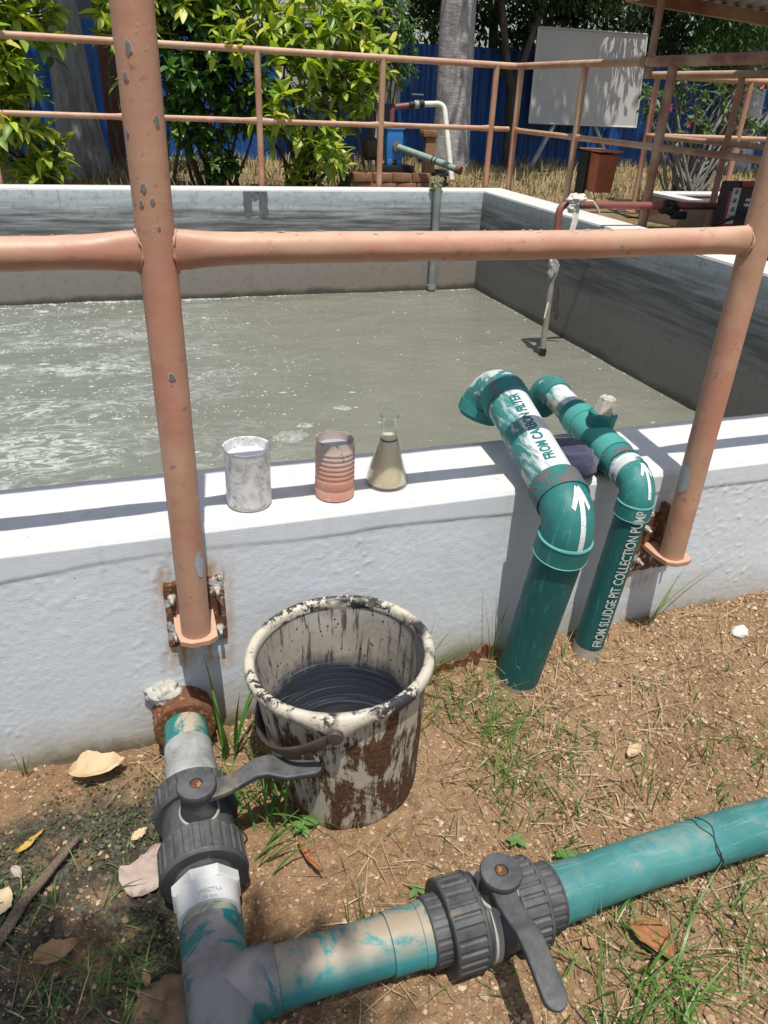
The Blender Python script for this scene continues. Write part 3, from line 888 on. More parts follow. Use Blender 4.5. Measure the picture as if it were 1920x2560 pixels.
# ribbed salmon plastic tin
B1 = (.352, .065, GZ0)
tin = Thing('ribbed_container', B1, 'ribbed salmon pink can with a cut grimy rim beside the beaker', 'container')
t = NT('salmon_plastic'); x, y, z = t.sep()
c = t.ramp(t.noise(14, 5, .65), [(.3, (.50, .23, .165)), (.7, (.62, .33, .25))])
up = t.math('ADD', z, t.math('MULTIPLY', t.noise(20, 5, .7), .05))
c = t.mix(t.math('MULTIPLY', t.range(up, ZT + .085, ZT + .125), .8), c, (.52, .44, .39))
c = t.mix(t.math('MULTIPLY', t.step(t.noise(26, 6, .75, t.map((1, 1, 1), (2, 7, 1))), .56, .66), .6), c, (.60, .52, .46))
c = t.mix(t.math('MULTIPLY', t.step(t.noise(60, 5, .75), .57, .66), t.range(up, ZT + .10, ZT + .14)), c, (.07, .06, .055))
c = t.mix(t.step(t.noise(17, 4, .7, t.map((1, 1, 1), (6, 1, 8))), .70, .74), c, (.16, .16, .16))
SALMON = t.out(c, .5, t.bump(t.noise(60, 4, .7), .3, .003), .45)
prof = [(.037, 0), (.0398, .0015), (.0402, .005), (.0400, .021), (.0392, .0225), (.0400, .024), (.0398, .040)]
zz = .042
for k in range(6):
    prof += [(.0394, zz), (.0384, zz + .0022), (.0384, zz + .0038), (.0394, zz + .006), (.0396, zz + .0085)]; zz += .0102
prof += [(.0385, .105), (.0375, .112), (.0372, .1235), (.0362, .1235), (.036, .105), (.036, .006), (.0, .006)]
o = lathe(MB(), B1, prof, 72)
V = o.v[0]; a = np.arctan2(V[:, 1] - B1[1], V[:, 0] - B1[0]); hi = V[:, 2] > GZ0 + .1225
V[:, 2] += np.where(hi, fbm(a * 4, a * 0, 190, 4) * .004 + np.cos(a + .5) * -.001, 0)
tin.part('body', o, SALMON, None, 32)
GREYLIQ = mat_flat('grey_sample_water', (.34, .37, .40), .08, .5, .05, 10, 0.02)
tin.part('liquid', lathe(MB(), B1, [(.0, .006), (.0355, .0065), (.0355, .1065), (.0, .1065)], 48), GREYLIQ)
# conical flask with brown sample
B2 = (.471, .087, GZ0)
fl = Thing('conical_flask', B2, 'clear glass conical flask of brownish water beside the salmon can', 'flask')
GLASS = glass('clear_flask_glass', (.985, .99, .985), .0)
prof = [(.036, 0), (.0415, .001), (.0442, .006), (.0440, .012), (.0415, .026), (.0188, .103), (.0165, .110), (.0160, .116), (.0160, .146), (.0168, .1485), (.0195, .150), (.0204, .1515), (.0195, .1528),
        (.0165, .1515), (.0146, .147), (.0146, .116), (.0152, .1095), (.0174, .102), (.040, .025), (.0424, .012), (.0424, .007), (.039, .0035), (0, .003)]
fl.part('glass_wall', lathe(MB(), B2, prof, 64), GLASS, None, 50)
t = NT('brown_sample_water'); sm_ = t.ramp(t.noise(18, 4, .6), [(.3, (.70, .60, .42)), (.7, (.76, .67, .49))])
sp = t.step(t.noise(75, 2, .5), .735, .75)
sm_ = t.mix(sp, sm_, (.05, .035, .02))
BROWNW = t.out(sm_, .25, None, .5, Subsurface_Weight=1.0, Subsurface_Radius=(.035, .032, .026), Subsurface_Scale=1.0)
fl.part('liquid', lathe(MB(), B2, [(0, .0045), (.038, .005), (.0418, .0085), (.0418, .012), (.0394, .025), (.0172, .1010), (.0148, .1100), (.0, .1100)], 48), BROWNW, None, 50)
t = NT('dark_scum_ring'); SCUMR = t.out((.10, .07, .04), .6)
r = MB(); lathe(r, (B2[0], B2[1], GZ0), [(.0175, .0975), (.0181, .0980), (.0176, .1000), (.0168, .1030)], 48)
V = r.v[0]; a = np.arctan2(V[:, 1] - B2[1], V[:, 0] - B2[0]); lowm = V[:, 2] < GZ0 + .0977
V[:, 2] += np.where(lowm | (np.abs(V[:, 2] - GZ0 - .098) < 3e-4), fbm(a * 9, a * 0, 33, 3) * .004 + .004, 0)
fl.part('scum_ring', r, SCUMR)

# ================================================================== pipes over the wall
def mat_worn():
    # white over-paint worn through to teal in streaks along the pipe
    t = NT('white_paint_worn_to_teal')
    x, y, z = t.sep()
    teal = t.ramp(t.noise(9, 5, 0.6), [(0.3, (.02, .16, .15)), (0.7, (.05, .25, .23))])
    white = t.ramp(t.noise(20, 5, .7), [(.3, (.50, .52, .52)), (.7, (.66, .67, .66))])
    f = t.noise(2.4, 6, .74, t.map((30, 5, 30)), dist=.3); g = t.noise(6, 4, .65, t.map((1, 1, 1), (2, 1, 4)))
    leftness = t.range(t.sep(t.geo('Normal'))[0], .25, -.85, -.13, .11)
    m = t.step(t.math('SUBTRACT', t.math('ADD', t.math('MULTIPLY', f, .6), t.math('MULTIPLY', g, .4)), leftness), .40, .50)
    c = t.mix(m, teal, white)
    peel = t.math('MULTIPLY', t.step(t.noise(14, 6, .7, t.map((1, 1, 1), (8, 8, 1))), .56, .58), t.range(t.sep(t.geo('Normal'))[0], -.55, -.8))
    c = t.mix(peel, c, (.50, .44, .36))
    return t.out(c, .5, t.bump(m, .25, .0015), .4)
TEAL = mat_teal('teal_pvc', .70, 0.30, (.016, .140, .134), (.034, .205, .188), peelc=(.40, .46, .44), dustc=(.24, .30, .28), scr=1.4)
TEAL_WORN = mat_worn()
TEAL_WORN2 = mat_teal('teal_pvc_scuffed', .56, 0.0, (.016, .13, .125), (.05, .235, .215), peelc=(.50, .55, .53), ax='y', scr=1.0)
TEAL_DEEP = mat_teal('teal_pvc_riser', .735, 0.0, (.008, .088, .085), (.014, .122, .114), peelc=(.46, .43, .36), scr=1.0, foot=.16)
TEAL_LITE = mat_teal('pale_teal_fitting', .70, 0.0, (.05, .26, .225), (.08, .33, .285), peelc=(.6, .6, .56), ax='y')
GREYPVC = mat_teal('teal_socket_scraped_brown', .535, 0.0, (.016, .135, .13), (.04, .215, .20), peelc=(.125, .105, .105), ax='y', scr=1.2)
RIM = mat_flat('pale_teal_socket_edge', (.10, .34, .31), .5)
BASEPVC = mat_flat('bare_cream_pvc', (.44, .40, .32), .55, .4, .2)
t = NT('white_hand_lettering'); wl = t.mix(t.step(t.noise(150, 4, .7), .56, .66), (.60, .63, .61), (.16, .30, .28)); WHITEPAINT = t.out(wl, .7, None, .3)
GREENPAINT = mat_flat('dark_green_hand_lettering', (.015, .16, .15), .6, .3, .1, 60)
DARKIN = mat_flat('dark_pipe_inside', (.02, .03, .03), .8)
def seg_tube(mb, ps, s0, s1, r, n=24, seg=48, hollow=False, capb=True, cape=True):
    ss = np.linspace(s0, s1, n)
    c = [];
    for s in ss:
        i = int(np.clip(np.searchsorted(ps.s, s) - 1, 0, len(ps.s) - 2)); t = (s - ps.s[i]) / (ps.s[i + 1] - ps.s[i])
        c.append((ps.P[i] * (1 - t) + ps.P[i + 1] * t, unit(ps.N[i] * (1 - t) + ps.N[i + 1] * t), unit(ps.B[i] * (1 - t) + ps.B[i + 1] * t)))
    a = np.linspace(0, 2 * PI, seg, endpoint=False)
    rs = r if hasattr(r, '__len__') else [r] * n
    V = np.concatenate([p + q * (np.outer(np.cos(a), N) + np.outer(np.sin(a), B)) for (p, N, B), q in zip(c, rs)])
    F = []
    for i in range(n - 1):
        for j in range(seg):
            x = i * seg + j; y = i * seg + (j + 1) % seg
            F.append((x, y, y + seg, x + seg))
    if capb: F.append(tuple(range(seg))[::-1])
    if cape: F.append(tuple((n - 1) * seg + j for j in range(seg)))
    mb.add(V, F); return mb
def discharge_pipe(name, label, base, corner, far, outdir, outlen, r, fr, fr2, scale):
    th = Thing(name, base, label, 'pipe')
    base = np.asarray(base, float); corner = np.asarray(corner, float); far = np.asarray(far, float)
    mouth = far + unit(outdir) * outlen
    path = fillet([base, corner, far, mouth], [fr, fr2], 14)
    ps = PipeSurf(path, r, (0, -1, 0))
    L1 = np.linalg.norm(corner - base) - fr      # start of elbow
    bend1 = fr * PI / 2
    S = ps.s
    e0, e1 = S[1], S[15]; o0, o1 = S[16], S[30]; tot = S[-1]
    k = scale
    riser = th.part('riser', seg_tube(MB(), ps, .082, e0 - .020 * k, r, 24), TEAL_DEEP)
    th.part('bare_foot', seg_tube(MB(), ps, 0, .09, [r * .985] * 7 + [r * .99, r * .99], 9), BASEPVC, riser)
    elbow = th.part('elbow', seg_tube(MB(), ps, e0 - .03 * k, e1 + .03 * k, [r * 1.06] * 22, 22), TEAL)
    for a, b in ((e0 - .048 * k, e0 + .002 * k), (e1 - .002 * k, e1 + .05 * k)):
        sock = th.part('socket', seg_tube(MB(), ps, a, b, r * 1.12, 5), TEAL if a < e0 else TEAL_WORN2, elbow)
    for s in (e0 - .048 * k, e0 + .001 * k):
        m = MB(); seg_tube(m, ps, s - .0022 * k, s + .0022 * k, [r * 1.10, r * 1.14, r * 1.14, r * 1.10], 4); th.part('socket_edge', m, RIM, elbow)
    hp = th.part('crossing_pipe', seg_tube(MB(), ps, e1 + .03 * k, o0 - .01 * k, r, 16), TEAL_WORN)
    oe = th.part('outlet_elbow', seg_tube(MB(), ps, o0 - .012 * k, tot - .018 * k, r * 1.08, 20), TEAL_WORN2)
    th.part('socket', seg_tube(MB(), ps, o0 - .05 * k, o0 + .006 * k, r * 1.14, 5), GREYPVC, oe)
    m = MB(); seg_tube(m, ps, tot - .042 * k, tot, [r * 1.15] * 6 + [r * 1.02, r * .96], 8, cape=False); th.part('socket', m, TEAL, oe)
    m = MB(); seg_tube(m, ps, tot - .03 * k, tot - .012 * k, r * .96, 3); th.part('mouth', m, DARKIN, oe)
    return th, ps, (e0, e1, o0, o1, tot), elbow, hp, riser
big, psb, sb, elb, hpb, rsb = discharge_pipe('discharge_pipe', 'thick teal pipe bent over the wall, marked FROM CARBON FILTER', (.7427, -.0887, .02), (.763, -.171, .551), (.803, .295, .664),
                                        (-.30, .02, -.95), .100, .0485, .055, .056, .86)
# worn white length and dull collar on the crossing pipe
e0, e1, o0, o1, tot = sb
big.part('scraped_collar', seg_tube(MB(), psb, e1 - .004, e1 + .043, .0485 * 1.135, 6), GREYPVC, elb)
V, F = text_shape('FROM CARBON FILTER', .031, .0008, .006, .0006, o0 - e1 - .130)
mb = MB(); mb.add(*psb.wrap(V, F, e1 + .070, math.radians(-6), .0012, .0485)); big.part('lettering', mb, GREENPAINT, hpb, 180)
V, F = arrow_shape(.072, .010, .023)
mb = MB(); mb.add(*psb.wrap(V, F, e0 - .002, math.radians(1), .0042, .0485)); big.part('painted_arrow', mb, WHITEPAINT, elb, 180)

sm, pss, ss_, els, hps, rss = discharge_pipe('discharge_pipe', 'thinner teal pipe bent over the wall, marked FROM SLUDGE PIT COLLECTION PUMP', (.940, -.068, .05), (.960, -.107, .564), (1.002, .388, .606),
                                        (-.12, .03, -1), .080, .0340, .040, .042, .66)
e0, e1, o0, o1, tot = ss_
V, F = text_shape('FROM SLUDGE PIT COLLECTION PUMP', .029, .0004, .006, .0008, e0 - .100)
mb = MB(); mb.add(*pss.wrap(V, F, .098, math.radians(5), .0046, .0340)); sm.part('lettering', mb, WHITEPAINT, rss, 180)
V, F = arrow_shape(.043, .0065, .016)
mb = MB(); mb.add(*pss.wrap(V, F, e0 + .012, math.radians(4), .0034, .0340)); sm.part('painted_arrow', mb, WHITEPAINT, els, 180)
# tee with a screwed plug, collars and a white band
tee = sm.part('tee', seg_tube(MB(), pss, e1 + .075, e1 + .255, [.0395] * 10, 10), TEAL_LITE)
for a, b in ((e1 + .070, e1 + .100), (e1 + .225, e1 + .262)):
    sm.part('socket', seg_tube(MB(), pss, a, b, .0415, 4), TEAL_LITE, tee)
sm.part('scraped_collar', seg_tube(MB(), pss, e1 + .036, e1 + .068, .0400, 4), GREYPVC, tee)
sm.part('scraped_collar', seg_tube(MB(), pss, e1 + .268, e1 + .288, .0380, 4), GREYPVC, tee)
sm.part('white_band', seg_tube(MB(), pss, e1 + .016, e1 + .026, .0392, 3), WHITEPAINT, tee)
tc_ = pss.pt(e1 + .168, 0, -.0340); upd = unit((.12, -.02, 1))
m = MB(); m.profile(tc_ + upd * .02, tc_ + upd, [(0, .031), (.028, .031), (.030, .0325), (.040, .0325), (.042, .029), (.040, .026)], 32); sm.part('tee_branch', m, TEAL, tee)
PLUGM = mat_rust('weathered_cream_plug', (.42, .38, .31), (.56, .52, .44), 0)
m = MB(); m.profile(tc_ + upd * .048, tc_ + upd, [(0, .024), (.014, .024), (.0145, .0235), (.046, .0190), (.050, .016)], 6, None); plug = sm.part('plug', m, PLUGM, tee, 20)

# navy cloth pad stuffed between the pipes
t = NT('navy_wool'); nv = t.ramp(t.noise(90, 5, .7), [(.3, (.010, .013, .035)), (.7, (.030, .036, .085))])
NAVY = t.out(nv, .95, t.bump(t.noise(260, 4, .7), 1.0, .004), .15, Sheen_Weight=.4)
n, m_ = 44, 26
U, Vv = np.meshgrid(np.linspace(0, 2 * PI, n, endpoint=False), np.linspace(0.02, PI - .02, m_))
ca = (.888, .055, ZT + .030)
sx_, sy_, sz_ = .052, .078, .030
sup = lambda q, p: np.sign(q) * np.abs(q) ** p
rx = sx_ * sup(np.cos(U), .7) * sup(np.sin(Vv), .8); ry = sy_ * sup(np.cos(Vv), .75); rz = sz_ * sup(np.sin(U), .8) * sup(np.sin(Vv), .8)
cr = 1 + .10 * fbm(U * 3, Vv * 6, 201, 3) + .05 * np.cos(ry * 190 + 2 * np.sin(U))
rx *= cr; rz *= np.where(rz > 0, cr, 1)
rot = math.radians(-12)
PX = ca[0] + rx * math.cos(rot) - ry * math.sin(rot); PY = ca[1] + rx * math.sin(rot) + ry * math.cos(rot); PZ = np.maximum(ca[2] + rz, ZT + .001)
idx = np.arange(n * m_).reshape(m_, n); F = []
for i in range(m_ - 1):
    for j in range(n): F.append((idx[i, j], idx[i + 1, j], idx[i + 1, (j + 1) % n], idx[i, (j + 1) % n]))
F += [tuple(idx[0]), tuple(idx[-1][::-1])]
mb = MB(); mb.add(np.stack([PX, PY, PZ], -1).reshape(-1, 3), F)
cl = mb.build('cloth_pad', NAVY, None, 180, origin=(ca[0], ca[1], ZT)); tag(cl, 'folded navy blue wool pad between the two teal pipes', 'cloth')

# ================================================================== bucket
BB = np.array([.312, -.210, .028]); BN = unit((-.063, .017, 1)); BH = .318
bu = unit(np.cross((0, 1, 0), BN)); bw = np.cross(BN, bu)
def bpt(r, h, a): return BB + BN * h + r * (math.cos(a) * bu + math.sin(a) * bw)
bucket = Thing('bucket', tuple(BB), 'dirty cream plastic bucket stained with tar and rust', 'bucket')
def blathe(prof, seg=72, capb=False, cape=False):
    V = []; F = []
    for r, h in prof:
        for j in range(seg): V.append(bpt(r, h, 2 * PI * j / seg))
    for i in range(len(prof) - 1):
        for j in range(seg):
            p = i * seg + j; q = i * seg + (j + 1) % seg
            F.append((p, q, q + seg, p + seg))
    if capb: F.append(tuple(range(seg))[::-1])
    if cape: F.append(tuple((len(prof) - 1) * seg + j for j in range(seg)))
    m = MB(); m.add(V, F); return m
def mat_bucket_out():
    t = NT('cream_plastic_rust_and_tar'); x, y, z = t.sep()
    c = t.ramp(t.noise(10, 5, .6), [(.3, (.40, .355, .27)), (.7, (.52, .475, .38))])
    vs = t.map((22, 22, 3.5))
    f = t.noise(2.0, 7, .74, vs); g = t.noise(7.5, 6, .72, t.map((1, 1, .8), (3, 1, 7)), dist=.8)
    low = t.range(z, .33, .08, 0.0, .085)
    m = t.step(t.math('ADD', t.math('MULTIPLY', t.math('ADD', f, g), .5), low), .528, .570)
    rustc = t.ramp(t.noise(120, 5, .75), [(.32, (.030, .016, .011)), (.5, (.085, .038, .018)), (.68, (.19, .09, .038))])
    c = t.mix(m, c, rustc)
    tar = t.step(t.noise(2.2, 7, .75, t.map((26, 26, 3.0), (5, 5, 5))), .61, .66)
    c = t.mix(tar, c, (.022, .020, .018))
    return t.out(c, t.range(m, 0, 1, .5, .8), t.bump(m, .5, .002), .35)
def mat_bucket_in():
    t = NT('cream_plastic_tar_drips'); x, y, z = t.sep()
    c = t.ramp(t.noise(9, 5, .6), [(.3, (.32, .285, .235)), (.7, (.45, .41, .35))])
    drip = t.step(t.noise(1.9, 6, .7, t.map((34, 34, 1.6))), .535, .60)
    c = t.mix(t.math('MULTIPLY', drip, .88), c, (.05, .042, .035))
    smear = t.step(t.noise(9, 6, .75, dist=1.0), .50, .66)
    c = t.mix(t.math('MULTIPLY', smear, .70), c, (.21, .17, .135))
    spk = t.step(t.voro(85, t.map((1, 1, .75))), .22, .16)
    c = t.mix(t.math('MULTIPLY', spk, t.step(t.noise(9, 3), .42, .5)), c, (.025, .022, .02))
    lowz = t.math('ADD', z, t.math('MULTIPLY', t.math('SUBTRACT', t.noise(14, 5, .7, t.map((1, 1, .4))), .5), .10))
    bath = t.ramp(t.noise(2.4, 5, .7, t.map((1.5, 1.5, 70))), [(.35, (.022, .026, .038)), (.56, (.045, .052, .070)), (.68, (.22, .235, .27))])
    c = t.mix(t.range(lowz, .225, .185), c, bath)
    return t.out(c, .5, t.bump(t.noise(80, 4, .7), .2, .002), .4)
def mat_rim():
    t = NT('cream_rim_black_flakes')
    c = t.ramp(t.noise(18, 5, .6), [(.3, (.43, .38, .29)), (.7, (.60, .55, .45))])
    f = t.noise(24, 7, .78, None, .4); area = t.step(t.noise(7, 3, .6, t.map((1, 1, 1), (3, 2, 1))), .44, .52)
    c = t.mix(t.step(f, .60, .68), c, (.36, .31, .24))
    c = t.mix(t.math('MULTIPLY', t.step(f, .49, .505), area), c, (.03, .03, .034))
    c = t.mix(t.math('MULTIPLY', t.step(t.noise(60, 4, .7), .60, .64), .9), c, (.055, .048, .045))
    return t.out(c, .45, t.bump(t.noise(50, 4, .7), .25, .002), .4)
BO, BI, BR_ = mat_bucket_out(), mat_bucket_in(), mat_rim()
R0, R1 = .138, .1635
body = bucket.part('outer_wall', blathe([(R0 - .012, 0), (R0 - .003, .002), (R0, .008)] + [(R0 + (R1 - R0) * t, .008 + (BH - .02) * t) for t in np.linspace(.05, 1, 22)], 72, True), BO)
inner = bucket.part('inner_wall', blathe([(R1 - .004, BH - .004)] + [(R0 - .004 + (R1 - R0) * t, .008 + (BH - .02) * t) for t in np.linspace(1, 0.02, 24)] + [(.0005, .009)], 72), BI)
# rolled rim with the droop at the handle lugs
seg = 120; V = []; F = []
AF = math.radians(-108)
prof = [(R1 - .0065, -.012), (R1 - .0075, .000), (R1 - .004, .007), (R1 + .004, .0095), (R1 + .0105, .006), (R1 + .0125, -.002), (R1 + .0125, -.011), (R1 + .0095, -.0135), (R1 + .001, -.0138)]
for j in range(seg):
    a = 2 * PI * j / seg
    dr = 0
    for p in (AF, AF + PI):
        d = (a - p + PI) % (2 * PI) - PI
        dr = max(dr, math.exp(-(d / .20) ** 2))
    for k, (r, h) in enumerate(prof):
        hh = h - (.026 * dr if k >= 6 else 0); rr = r + (.004 * dr if 5 <= k <= 7 else 0)
        V.append(bpt(rr, BH + hh, a))
n = len(prof)
for j in range(seg):
    for k in range(n):
        p = j * n + k; q = ((j + 1) % seg) * n + k; p2 = j * n + (k + 1) % n; q2 = ((j + 1) % seg) * n + (k + 1) % n
        F.append((p, q, q2, p2))
m = MB(); m.add(V, F); bucket.part('rim', m, BR_, None, 60)
TAR = NT('black_dye_water'); TAR = TAR.out((.016, .019, .022), .06, None, .5)
bucket.part('liquid', blathe([(R0 + .0005, .060), (.0005, .060)], 64), TAR)
HND = mat_flat('dark_brown_plastic_handle', (.060, .042, .038), .55, .4, .35, 30, .3)
for p in (AF, AF + PI):
    c0 = bpt(R1 + .004, BH - .024, p); d = unit(bpt(1, BH, p) - bpt(0, BH, p))
    m = MB(); m.profile(c0, c0 + d, [(0, .014), (.018, .0145), (.022, .0125), (.023, .006)], 22); bucket.part('handle_pivot', m, HND)
pf, pb = bpt(R1 + .018, BH - .024, AF), bpt(R1 + .018, BH - .024, AF + PI)
cen = (pf + pb) / 2; ax = unit(pf - pb); side = unit(np.cross(ax, BN)); side = side if side[0] < 0 else -side
dip = math.radians(33); hd = side * math.cos(dip) - BN * math.sin(dip)
path = []; secs = []
for j in range(41):
    th = PI * j / 40
    rad = np.linalg.norm(pf - pb) / 2
    path.append(cen + ax * rad * math.cos(th) + hd * (rad * 1.04) * math.sin(th) ** .8)
    w = .0085 + .004 * math.sin(th); tk = .0040
    q = np.linspace(0, 2 * PI, 12, endpoint=False)
    secs.append(np.stack([np.sign(np.cos(q)) * np.abs(np.cos(q)) ** .5 * tk, np.sign(np.sin(q)) * np.abs(np.sin(q)) ** .5 * w], 1))
m = MB(); m.sweep(path, secs, hd); bucket.part('handle', m, HND)

# ================================================================== drain pipeline
AZ = .095
BLK = None
def mat_black():
    t = NT('black_valve_plastic')
    c = t.ramp(t.noise(16, 5, .6), [(.3, (.030, .032, .034)), (.7, (.050, .052, .055))])
    g = t.sep(t.geo('Normal'))[2]
    d = t.math('MULTIPLY', t.range(g, .1, .95), t.step(t.noise(20, 6, .75), .34, .64))
    c = t.mix(t.math('MULTIPLY', d, .62), c, (.145, .145, .14))
    c = t.mix(t.math('MULTIPLY', t.step(t.noise(9, 5, .7, t.map((1, 1, 1), (3, 9, 2))), .60, .68), .5), c, (.22, .17, .12))
    return t.out(c, .55, t.bump(t.noise(120, 4, .7), .25, .0015), .4)
BLK = mat_black()
TEAL_Y = mat_teal('dusty_teal_pipe', .64, .58, (.014, .15, .145), (.03, .21, .20), dustc=(.45, .36, .26), ax='y', soft=.10)
TEAL_X = mat_teal('bright_teal_pipe', .70, .50, (.030, .150, .146), (.062, .225, .212), dustc=(.24, .25, .21), ax='x', scr=1.6)
TEAL_X2 = mat_teal('dusty_teal_branch', .70, .60, (.020, .165, .172), (.045, .225, .225), dustc=(.36, .265, .18), ax='x', soft=.10)
GREYTAPE = mat_flat('grey_cement_wrap', (.30, .31, .30), .8, .3, .35, 30, .6, 60)
t = NT('white_pvc_union'); c = t.ramp(t.noise(10, 5, .6), [(.3, (.46, .46, .445)), (.7, (.58, .58, .56))])
c = t.mix(t.math('MULTIPLY', t.step(t.noise(18, 6, .75), .56, .7), .6), c, (.36, .35, .32))
WPVC = t.out(c, .4, t.bump(t.noise(60, 3), .1, .002), .45)
EMB = mat_flat('moulded_grey_mark', (.38, .38, .37), .6)
def mat_tee():
    t = NT('painted_tee_worn_to_grey')  # worn grey and brown, toned down to include the tree's shade on the tee
    x, y, z = t.sep()
    c = t.ramp(t.noise(10, 5, .6), [(.3, (.012, .13, .12)), (.7, (.02, .20, .18))])
    f = t.noise(7.5, 6, .7, t.map((1, 1, 1), (2, 5, 1)), dist=.6)
    g = t.sep(t.geo('Normal'))[2]
    c = t.mix(t.step(t.math('ADD', f, t.math('MULTIPLY', g, .16)), .57, .61), c, (.235, .22, .205))
    c = t.mix(t.math('MULTIPLY', t.step(t.noise(8, 5, .7, t.map((1, 1, 1), (7, 5, 1))), .44, .62), .75), c, (.115, .095, .085))
    return t.out(c, .5, t.bump(f, .2, .003), .4)
TEEM = mat_tee()
pl = Thing('drain_pipeline', (0, -.1, 0), 'teal drain pipeline on the soil with two black lever valves and a tee', 'pipeline')
PRD = .0435
X0 = .006
def Yp(y, x=X0, z=AZ): return np.array([x, y, z])
# wall sleeve of flaking rust with a lump of mortar
m = MB(); prof = []
for i, tt in enumerate(np.linspace(0, .074, 14)): prof.append((tt, .0605 + .001 * math.sin(i * 2.1)))
prof += [(.0745, .057), (.073, .047)]
m.profile((X0, .012, AZ), (X0, -1, AZ), prof, 72)
V = m.v[0]; a = np.arctan2(V[:, 2] - AZ, V[:, 0] - X0)
left = smooth((np.abs(np.abs(a) - PI) < .9).astype(float))
d = fbm(a * 7, V[:, 1] * 8, 210, 4) * .003 + np.where(np.cos(a) < -.25, fbm(a * 20, V[:, 1] * 4, 215, 3) * .007, 0)
V[:, 0] += np.cos(a) * d; V[:, 2] += np.sin(a) * d
pl.part('wall_sleeve', m, RUST)
MORTAR = mat_flat('whitewashed_mortar', (.44, .425, .375), .9, .2, .25, 40, .9, 60)
nU, nV = 40, 20
U, Vv = np.meshgrid(np.linspace(0, 2 * PI, nU, endpoint=False), np.linspace(.03, PI - .03, nV))
rr = 1 + .35 * fbm(U * 2.2, Vv * 3, 220, 4) + .30 * fbm(U * 7, Vv * 9, 224, 3)
PX = -.026 + .034 * np.cos(U) * np.sin(Vv) * rr; PY = -.004 + .028 * np.sin(U) * np.sin(Vv) * rr; PZ = .150 + .026 * np.cos(Vv) * rr
idx = np.arange(nU * nV).reshape(nV, nU)
F = [(idx[i, j], idx[i + 1, j], idx[i + 1, (j + 1) % nU], idx[i, (j + 1) % nU]) for i in range(nV - 1) for j in range(nU)]
m = MB(); m.add(np.stack([PX, PY, PZ], -1).reshape(-1, 3), F); pl.part('mortar_lump', m, MORTAR, None, 180)
m = MB(); m.profile(Yp(-.05), Yp(-1), [(0, PRD), (.20, PRD)], 48); pl.part('pipe', m, TEAL_Y)
m = MB(); m.profile(Yp(-.118), Yp(-1), [(0, PRD + .001), (.001, .0462), (.045, .0470), (.047, .0485), (.118, .0495), (.12, .047)], 48)
V = m.v[0]; a = np.arctan2(V[:, 2] - AZ, V[:, 0] - X0); d = fbm(a * 4, V[:, 1] * 50, 230, 3) * .0012; V[:, 0] += np.cos(a) * d; V[:, 2] += np.sin(a) * d
pl.part('cement_wrap', m, GREYTAPE)

def ribbed(p0, axis, length, r, ribs=26, depth=.0022, lip=.004):
    # union nut: grip ribs between two plain lips
    axis = unit(axis); ref = np.array([0, 0, 1.0])
    N = unit(ref - axis * (ref @ axis)); B = np.cross(axis, N)
    seg = ribs * 6; a = np.linspace(0, 2 * PI, seg, endpoint=False)
    ph = (np.arange(seg) % 6)
    rib = np.where(ph >= 4, -depth, 0.0)
    st = [(0, r - .010, 0), (0, r - .003, 0), (.002, r, 0), (lip, r, 0), (lip + .0015, r, 1), (length - lip * 2.2, r, 1), (length - lip * 2.2 + .0015, r + .0008, 0), (length - .003, r, 0), (length, r - .003, 0), (length, r - .012, 0)]
    V = []; F = []
    for tt, q, on in st:
        rad = q + on * rib
        V.append(np.asarray(p0) + axis * tt + rad[:, None] * (np.outer(np.cos(a), N) + np.outer(np.sin(a), B)))
    V = np.concatenate(V); n = len(st)
    for i in range(n - 1):
        for j in range(seg):
            p = i * seg + j; q = i * seg + (j + 1) % seg
            F.append((p, q, q + seg, p + seg))
    F.append(tuple(range(seg))[::-1]); F.append(tuple((n - 1) * seg + j for j in range(seg)))
    m = MB(); m.add(V, F); return m

def lever(mb, pts, widths, thick, up=(0, 0, 1), tip_round=True):
    path = []; secs = []
    k = 20; q = np.linspace(0, 2 * PI, k, endpoint=False)
    P = np.asarray(pts, float)
    s = np.concatenate([[0], np.cumsum(np.linalg.norm(np.diff(P, axis=0), axis=1))])
    L = s[-1]; N_ = 46
    for j in range(N_ + 1):
        u = L * (1 - (1 - j / N_) ** 1.6)
        p = np.array([np.interp(u, s, P[:, c]) for c in range(3)])
        w = np.interp(u, s, widths); tk = thick
        e = L - u
        if e < w: w = max(w * math.sqrt(max(1 - ((w - e) / w) ** 2, 0)), .0015); tk = thick * (.45 + .55 * min(1, e / .012))
        path.append(p)
        secs.append(np.stack([np.sign(np.cos(q)) * np.abs(np.cos(q)) ** .32 * tk, np.sign(np.sin(q)) * np.abs(np.sin(q)) ** .32 * w], 1))
    mb.sweep(path, secs, up); return mb

def knob(base, h, r):
    return MB().profile(base, np.asarray(base) + (0, 0, 1), [(0, r * 1.02), (.006, r), (h * .35, r * .86), (h * .6, r * .90), (h * .82, r * 1.04), (h * .93, r * 1.06), (h * .985, r * 1.0), (h, r * .90), (h * 1.0 + .0006, r * .35), (h - .004, r * .30)], 40)
RUSTSCREW = mat_rust('rusty_screw', (.07, .03, .02), (.17, .08, .05))
GASKET = mat_flat('dusty_gasket_ring', (.34, .32, .28), .8)

